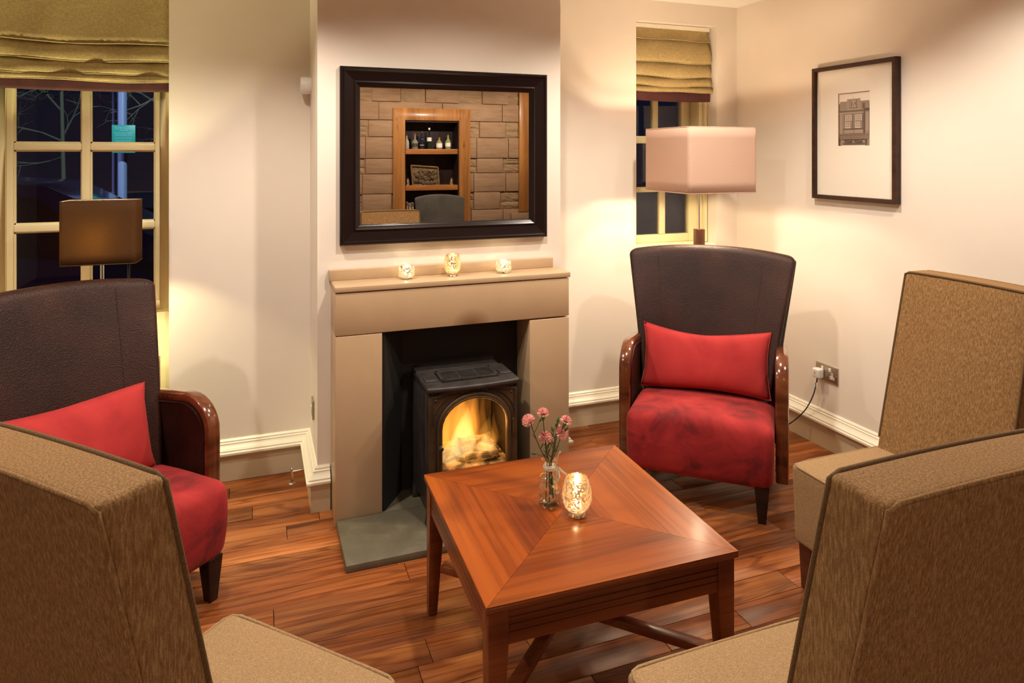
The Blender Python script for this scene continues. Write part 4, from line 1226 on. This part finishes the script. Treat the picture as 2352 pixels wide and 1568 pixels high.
def table_lamp():
    t = thing('table_lamp', 'table lamp with glowing brown fabric shade before the left window', 'lamp', (-.628, 3.375, .602), R(-3))
    s = lampshade(t, .143, .075, .484, .750, M['shade_brown'], 1.0, .02, plain('brown_rim_tape', (.045, .02, .01), .7))
    MB().rcube(.09, .06, .012, .008, 4, 4, 1, 2, c=(0, 0, .012)).build('base', M['chrome'], t, smooth=50)
    MB().tube([(0, 0, .02), (0, 0, .62)], .008, 12).build('stem', M['chrome'], t, smooth=60)
    MB().tube([(.142, 0, .735), (-.142, 0, .735)], .002, 6).build('shade_spider', M['chrome'], s, smooth=60)
    MB().tube([(0, 0, .62), (0, 0, .737)], .004, 8).build('finial', M['chrome'], t, smooth=60)
    MB().lathe([(0, -.04), (.018, -.035), (.026, -.012), (.024, .01), (.012, .03), (.011, .045), (0, .045)], n=16).build('bulb', M['bulb'], t, smooth=60, loc=(.034, 0, .585))
    pl = point('table_lamp_light', (0, 0, .585), 64, (1.0, .90, .50), .025); pl.parent = t
table_lamp()
def side_table():
    t = thing('side_table', 'wooden side table with slatted ends in the left window recess', 'table', (-.735, 3.385, 0))
    hx, hy, z = .305, .215, .60
    for k in range(6):
        y0 = -hy + k*2*hy/6
        MB().box(-hx, hx, y0+.0015, y0+2*hy/6-.0015, z-.022, z).build('top_plank', M['sidetable'], t, bevel=.002)
    for sx in (-1, 1):
        for sy in (-1, 1):
            MB().box(sx*hx, sx*(hx-.035), sy*hy, sy*(hy-.035), 0, z-.022).build('leg', M['sidetable'], t, bevel=.002)
        for k in range(5):
            MB().box(sx*(hx-.008), sx*(hx-.022), -hy+.035, hy-.035, .50-k*.085, .545-k*.085).build('end_slat', M['sidetable'], t, bevel=.0015)
    for sy in (-1, 1):
        MB().box(-hx+.035, hx-.035, sy*hy, sy*(hy-.018), .52, z-.022).build('apron', M['sidetable'], t, bevel=.0015)
side_table()

# ================================================================== ROMAN BLINDS
def roman_blind(label, x0, x1, yb, zs, band, ztop):
    """zs: fold edges from top to bottom; each fold bellies forward and tucks back under the one above"""
    w = x1-x0
    t = thing('roman_blind', label, 'blind', ((x0+x1)/2, yb, 0), 0, 'roman blinds')
    rn = random.Random(label); ph = [rn.uniform(0, 6) for _ in range(8)]
    edges = [ztop] + zs
    for i in range(len(edges)-1):
        za, zb_ = edges[i], edges[i+1]
        nu, nv = 28, 8
        amp = .026 + .004*(i)
        def f(a, b, i=i, za=za, zb_=zb_, amp=amp):
            x = (a-.5)*w
            z = za + .018*(i > 0) - (za + .018*(i > 0) - zb_)*b
            belly = amp*math.sin(min(1, b*1.02)*PI*.62)**1.3 if i > 0 else amp*(b**1.5)
            y_ = -belly - .006*i*0 + .004*math.sin(a*13+ph[i % 8]+b*3)*b + .003*math.sin(a*29+ph[(i+3) % 8])*b
            sag = .006*math.sin(a*PI) + .004*math.sin(a*7+ph[i % 8])
            return (x, y_, z - sag*b)
        mb = MB().grid(f, nu, nv)
        o = mb.build('fold', M['linen'], t, smooth=70)
        md = o.modifiers.new('thick', 'SOLIDIFY'); md.thickness = .002
        # rolled lower edge of the fold
        MB().tube([Vector(f(k/24, 1)) + Vector((0, .001, 0)) for k in range(25)], .0028, 6).build('fold_edge', M['linen'], o, smooth=70)
    zb_ = zs[-1]
    def g(a, b): 
        x = (a-.5)*w
        return (x, -.020 + .003*math.sin(a*11+ph[0]) + .006*b, zb_+.012 - .006*math.sin(a*PI) - (zb_+.012-band)*b)
    o = MB().grid(g, 24, 4).build('border_band', M['braid'], t, smooth=70)
    md = o.modifiers.new('thick', 'SOLIDIFY'); md.thickness = .003
    MB().box(-w/2, w/2, -.014, .02, ztop-.004, ztop+.02).build('headrail', M['cap'], t)
roman_blind('large ochre roman blind with plum border over the left window', OL0+.004, OL1-.003, 3.625, [2.068, 1.986, 1.923, 1.893], 1.847, 2.335)
roman_blind('narrow ochre roman blind with plum border over the right window', OR0+.006, OR1-.018, 3.592, [2.258, 2.119, 2.030, 1.972, 1.938], 1.880, 2.326)

# ================================================================== PICTURE ON THE RIGHT WALL
def picture():
    yc, zc, w, h = 2.6165, 1.664, .515, .695
    t = thing('framed_picture', 'framed sepia photograph of a building with clock on the right wall', 'picture', (RX, yc, zc), R(-90))
    frame_rails('frame_rail', w, h, [(0, .001), (0, .034), (.003, .036), (.019, .036), (.021, .033), (.021, .020), (.021, .001)], M['picframe'], t, smooth=30)
    W, Hh = w/2-.019, h/2-.019
    mw, mh, mz = .0965, .135, .066     # window of the mat
    m = MB()
    m.box(-W, -mw, -.016, -.012, -Hh, Hh).box(mw, W, -.016, -.012, -Hh, Hh).box(-mw, mw, -.016, -.012, mz+mh, Hh).box(-mw, mw, -.016, -.012, -Hh, mz-mh)
    m.build('mat_board', M['mat'], t)
    bev = plain('mat_bevel', (.42, .24, .12), .7)
    b = MB()
    for (a0, a1, c0, c1) in ((-mw, -mw+.0016, mz-mh, mz+mh), (-mw, mw, mz+mh-.0016, mz+mh)):
        b.box(a0, a1, -.0165, -.0115, c0, c1)
    b.build('mat_bevel', bev, t)
    # sepia print: flat shapes
    tones = [(.76,.69,.60), (.20,.145,.105), (.27,.20,.15), (.33,.25,.19), (.13,.09,.065), (.52,.45,.38), (.165,.118,.088), (.08,.055,.04)]
    mats = [plain('sepia_tone', c, .6) for c in tones]
    p = MB(); lay = [0]
    def r_(x0, x1, z0, z1, tone):   # 0..1 in print space, origin bottom left
        lay[0] += 1
        yy = -.0112 - lay[0]*.00003
        p.add([(-mw+2*mw*x0, yy, mz-mh+2*mh*z0), (-mw+2*mw*x1, yy, mz-mh+2*mh*z0), (-mw+2*mw*x1, yy, mz-mh+2*mh*z1), (-mw+2*mw*x0, yy, mz-mh+2*mh*z1)], [(0,1,2,3)], tone)
    r_(0, 1, 0, 1, 0)                                    # pale sky
    r_(.465, .475, .87, .96, 5); r_(.38, .55, .86, .875, 2)
    r_(0, 1, 0, .66, 2)                                  # facade
    r_(0, .05, 0, .80, 6); r_(.04, .28, .66, .84, 2); r_(.27, .70, .66, .88, 3); r_(.70, .97, .66, .83, 2); r_(.97, 1, .66, .80, 1)
    r_(.34, .62, .70, .86, 1); r_(.76, .84, .68, .79, 4)
    for k in range(3): r_(.43+k*.045, .455+k*.045, .82, .85, 5); r_(.43+k*.045, .455+k*.045, .725, .75, 5)
    for k in range(3): r_(.365, .385, .725+k*.045, .752+k*.045, 5); r_(.60, .615, .735+k*.045, .762+k*.045, 5)
    for (a, c) in ((.45, .77), (.47, .785), (.49, .80), (.45, .80), (.47, .79), (.50, .765), (.515, .755)): r_(a, a+.022, c, c+.012, 5)
    r_(0, 1, .635, .665, 4); r_(.82, 1, .655, .69, 7)
    r_(.02, .82, .60, .635, 3); r_(.04, .13, .22, .60, 3); r_(.13, .15, .22, .60, 1); r_(.80, .84, .20, .64, 7); r_(.87, .96, .27, .62, 3); r_(.96, 1, .20, .64, 1)
    for x0 in (.21, .53):
        r_(x0-.02, x0+.26, .32, .60, 6); r_(x0, x0+.22, .33, .585, 5)
        for i in range(3):
            for j in range(5):
                r_(x0+.022+i*.062, x0+.070+i*.062, .350+j*.046, .388+j*.046, 3)
        r_(x0+.185, x0+.22, .33, .46, 2); r_(x0-.01, x0+.26, .455, .463, 4)
    r_(.15, .80, .31, .325, 4); r_(.20, .48, .23, .30, 3); r_(.52, .78, .23, .30, 3); r_(.0, 1, .19, .215, 6)
    r_(.05, .95, .12, .19, 1); r_(.13, .86, .115, .125, 7)
    for x0 in (.20, .52):
        r_(x0, x0+.24, .055, .115, 7)
        for k in range(5): r_(x0+.01+k*.045, x0+.035+k*.045, .06+.008*k, .07+.008*k, 3)
    r_(.14, .84, .03, .052, 4); r_(.10, .90, 0, .014, 5); r_(.86, .90, 0, .12, 7); r_(.0, .05, 0, .16, 7)
    p.build('photo_print', mats, t)
    MB().box(-W, W, -.0215, -.0200, -Hh, Hh).build('glazing', M['picglass'], t)
    MB().box(-W, W, -.004, -.001, -Hh, Hh).build('backing', M['picframe'], t)
picture()

# ================================================================== SMALL WALL FITTINGS
def socket():
    t = thing('power_socket', 'brushed metal double power socket low on the right wall', 'socket', (RX, 2.800, .392), R(-90))
    MB().box(-.0735, .0735, -.007, 0, -.0435, .0435).build('face_plate', M['brushed'], t, bevel=.0015)
    for x in (-.037, .037):
        MB().box(x+.012*(-1 if x > 0 else 1)-.007, x+.012*(-1 if x > 0 else 1)+.007, -.0115, -.007, .012, .031).build('rocker_switch', M['white'], t, bevel=.001)
        s = MB().box(x-.016, x+.016, -.0078, -.007, -.024, -.010).box(x-.006, x+.006, -.0078, -.007, -.012, .010).build('socket_insert', M['white'], t)
        MB().box(x-.0018, x+.0018, -.0082, -.0076, -.002, .006).box(x-.013, x-.006, -.0082, -.0076, -.019, -.015).box(x+.006, x+.013, -.0082, -.0076, -.019, -.015).build('pin_slot', M['black'], s)
    MB().lathe([(.003, 0), (.003, .001), (0, .0012)], n=10).build('screw', M['chrome'], t, loc=(.066, -.007, 0), rot=(R(90), 0, 0))
    p = thing('lamp_plug', 'white mains plug with black cord in the left half of the socket', 'plug', (RX-.008, 2.837, .384), R(-90))
    MB().rcube(.024, .020, .025, .008, 2, 2, 2, 3, c=(0, -.0205, 0)).build('plug_body', M['white'], p, smooth=50)
    MB().box(-.009, .009, -.0412, -.0405, -.010, .012).build('rating_label', lab_w, p)
    MB().box(-.002, .002, -.0416, -.0412, -.004, .010).build('fuse_mark', plain('red_ink', (.5,.06,.03), .5), p)
    pts = [(-.002, -.022, -.024), (-.005, -.024, -.05), (-.016, -.026, -.10), (-.030, -.034, -.150), (-.052, -.052, -.210), (-.085, -.075, -.262), (-.13, -.10, -.315), (-.19, -.12, -.360), (-.27, -.14, -.3795), (-.40, -.20, -.3800)]
    P2 = []
    for i in range(len(pts)-1):
        for k in range(4):
            s = k/4; P2.append(Vector(pts[i]).lerp(Vector(pts[i+1]), s))
    P2.append(Vector(pts[-1]))
    for _ in range(2): P2 = [P2[0]] + [(P2[i-1]+P2[i]*2+P2[i+1])/4 for i in range(1, len(P2)-1)] + [P2[-1]]
    MB().tube(P2, .0032, 7).build('cord', M['black'], p, smooth=60)
    tg = MB().box(-.003, .014, -.0005, .0005, -.016, .010).build('cord_tag', lab_w, p, loc=(-.006, -.0295, -.062))
    MB().box(-.003, .003, -.0009, -.0004, -.016, .010).build('tag_stripe', plain('teal_ink', (.02, .20, .18), .5), tg)
socket()
sw = thing('wall_plate', 'brushed metal switch plate on the left side of the chimney breast', 'switch', (CX0, 3.29, .372), R(-90))
MB().box(-.037, .037, -.009, 0, -.0435, .0435).build('face_plate', M['brushed'], sw, bevel=.0015)
MB().box(-.010, .010, -.013, -.009, -.014, .014).build('rocker_switch', M['white'], sw, bevel=.001)
dt = thing('wall_sensor', 'round white sensor on the left side of the chimney breast', 'sensor', (CX0, 3.455, 1.886), R(-90))
MB().lathe([(.040, 0), (.042, .003), (.042, .045), (.039, .050), (.034, .051), (0, .052)], n=32).build('housing', M['white'], dt, smooth=40, rot=(R(90), 0, 0))
MB().tube([(.034*math.cos(2*PI*k/24), -.0505, .034*math.sin(2*PI*k/24)) for k in range(24)], .0012, 5, closed=True).build('rim_ring', M['cap'], dt, smooth=60)
ds = thing('pipe_valve', 'chrome pipe fitting on the floor beside the chimney breast', 'valve', (.152, 3.372, 0))
MB().lathe([(.017, 0), (.017, .002), (.012, .005), (.008, .006)], n=24).build('floor_flange', M['chrome'], ds, smooth=40)
MB().lathe([(.0075, .004), (.0070, .05), (.0062, .064), (.0055, .069), (.003, .072), (0, .073)], n=16).build('upright', M['chrome'], ds, smooth=40)
MB().tube([(.004, 0, .055), (.024, 0, .056)], .0062, 12).tube([(.024, 0, .056), (.062, 0, .058)], .0042, 12).build('side_arm', M['chrome'], ds, smooth=50)

# ================================================================== OUTSIDE, SEEN THROUGH THE LEFT WINDOW
def outside():
    g = MB().box(-14, 8, WY+.32, 26, -.30, -.25).build('ground_outside', paint('dark_tarmac', (.02, .02, .022), .8)); struct(g, 'dark car park ground')
    bluep = plain('blue_grey_steel', (.16, .22, .36), .45)
    def post(lb, x, y_, r, h):
        o = MB().lathe([(r*1.5, -.25), (r*1.5, .9), (r, 1.0), (r*.9, h), (0, h)], n=14).build('lamp_post', bluep, smooth=40, loc=(x, y_, 0)); tag(o, lb, 'post', 'posts outside the left window')
    post('thick blue lamp post behind the teal sign', -1.536, 9.4, .052, 6)
    post('thin pale pole left of the thick blue post', -1.712, 9.9, .022, 6)
    s = thing('notice_sign', 'teal car park notice with pale writing seen through the window', 'sign', (-1.49, 9.2, 1.77), R(0))
    MB().box(-.123, .123, 0, .01, -.20, .132).build('sign_board', plain('teal_enamel', (.012, .30, .20), .4), s, bevel=.002)
    ink = plain('pale_cyan_ink', (.45, .75, .80), .5)
    lines = [('Please safeguard your property', .105, .0145), ('users of this car park do so at', .087, .0145), ('their own risk', .069, .0145), ('The proprietors accept no responsibility', .040, .0120),
             ('for any loss or damage to vehicles or', .023, .0125), ('other property however so caused', .006, .0125), ('Closed Circuit TV in Operation', -.024, .0140), ('Please be advised that a closed', -.053, .0135), ('circuit TV camera system', -.071, .0135), ('is in constant operation', -.089, .0135)]
    for tx, z, sz in lines: text_part('sign_text', tx, sz, ink, s, (0, -.0012, z))
    # bare shrub / branches
    br = plain('bare_twig', (.085, .095, .06), .8)
    def shrub(lb, x, y_, z, n, seed, sp):
        t = thing('bare_tree', lb, 'tree', (x, y_, -.25), 0, 'bare trees outside the left window')
        rn = random.Random(seed)
        MB().tube([(0, 0, 0), (.03, 0, z*.5), (0, 0, z+.25)], [.04, .03, .02], 8).build('trunk', br, t, smooth=60)
        mb = MB()
        def grow(p, d, L, r, lev):
            pts = [p]; q = p.copy()
            for k in range(4):
                d = (d + Vector((rn.uniform(-.5,.5), rn.uniform(-.5,.5), rn.uniform(-.45,.45)))*.55).normalized()
                q = q + d*L/4; pts.append(q.copy())
            mb.tube(pts, [r*(1-.16*k) for k in range(5)], 4)
            if lev:
                for k in range(3): grow(pts[rn.randint(1, 4)], (d+Vector((rn.uniform(-1,1), rn.uniform(-1,1), rn.uniform(-1,1)))).normalized(), L*.62, r*.55, lev-1)
        for i in range(n):
            a = rn.uniform(0, 2*PI)
            grow(Vector((0, 0, z*rn.uniform(.55, 1.0)+.25)), Vector((math.cos(a), math.sin(a)*.5, rn.uniform(-.3, .6))).normalized(), sp, .014, 3)
        o = mb.build('branches', br, t); o['kind'] = 'stuff'
    shrub('bare tree with drooping twigs right of the blue post', -1.12, 9.9, 2.7, 9, 11, .8)
    shrub('bare tree seen through the upper left panes', -2.45, 10.6, 2.7, 9, 5, .9)
    # parked car
    c = thing('parked_car', 'dark parked car outside the left window', 'car', (-2.65, 7.35, -.25), R(0))
    paintm = plain('dark_blue_car_paint', (.02, .022, .06), .2, .3, Coat_Weight=.6)
    prof = [(-2.1, .35), (-2.1, .80), (-1.95, .98), (-1.2, 1.06), (-.55, 1.52), (.2, 1.60), (1.0, 1.54), (1.75, 1.12), (2.05, 1.02), (2.1, .55), (2.05, .30)]
    b = MB()
    n = len(prof); v = []
    for wy, k in ((-.84, 0), (-.80, 1), (.80, 1), (.84, 0)):
        for (x, z) in prof:
            top = z > 1.1
            v.append((x*(.97 if top and k == 0 else 1), wy*(.82 if top else 1), z))
    f = [tuple(range(n)), tuple(range(4*n-1, 3*n-1, -1))]
    for r_ in range(3): f += [(r_*n+i, r_*n+(i+1) % n, (r_+1)*n+(i+1) % n, (r_+1)*n+i) for i in range(n)]
    b.add(v, f).build('body', paintm, c, smooth=35)
    gl = plain('car_glass', (.01, .012, .016), .05)
    for (poly) in ([(-.50, 1.12), (-.28, 1.44), (.25, 1.50), (.25, 1.12)], [(.33, 1.12), (.33, 1.50), (.95, 1.45), (1.35, 1.14)]):
        for wy in (-.80, .80):
            MB().prism(poly, 'y', wy*.98, wy*1.0).build('side_window', gl, c)
    for x in (-1.3, 1.3):
        for wy in (-.80, .80):
            wl_ = MB().lathe([(.0, -.09), (.20, -.09), (.31, -.08), (.31, .08), (.20, .09), (0, .09)], n=24).build('wheel', M['black'], c, smooth=40, loc=(x, wy, .31), rot=(R(90), 0, 0))
            MB().lathe([(.19, 0), (.17, .02), (.05, .03), (0, .03)], n=16).build('hub_cap', M['brushed'], wl_, smooth=40, loc=(0, 0, .085 if wy < 0 else -.085), rot=(0, 0 if wy < 0 else PI, 0))
    pl = MB().box(-.26, .26, -.006, 0, -.055, .055).build('number_plate', lab_y, c, loc=(-.2, -.845, .62))
    text_part('plate_text', 'KN8', .10, M['black'], pl, (0, -.0075, 0))
    spot('sign_fill_light', (-.2, 4.8, 4.6), (-1.6, 9.3, 1.8), 1100, 50, .6, (.66, .85, 1.0), .1)  # added unseen spot that brightens the notice sign and posts
    spot('car_fill_light', (-6.5, 6.0, 4.5), (-2.2, 7.2, 1.2), 900, 60, .6, (.55, .55, 1.0), .1)  # added fill with no fixture, lifts the parked car out of the dark
outside()
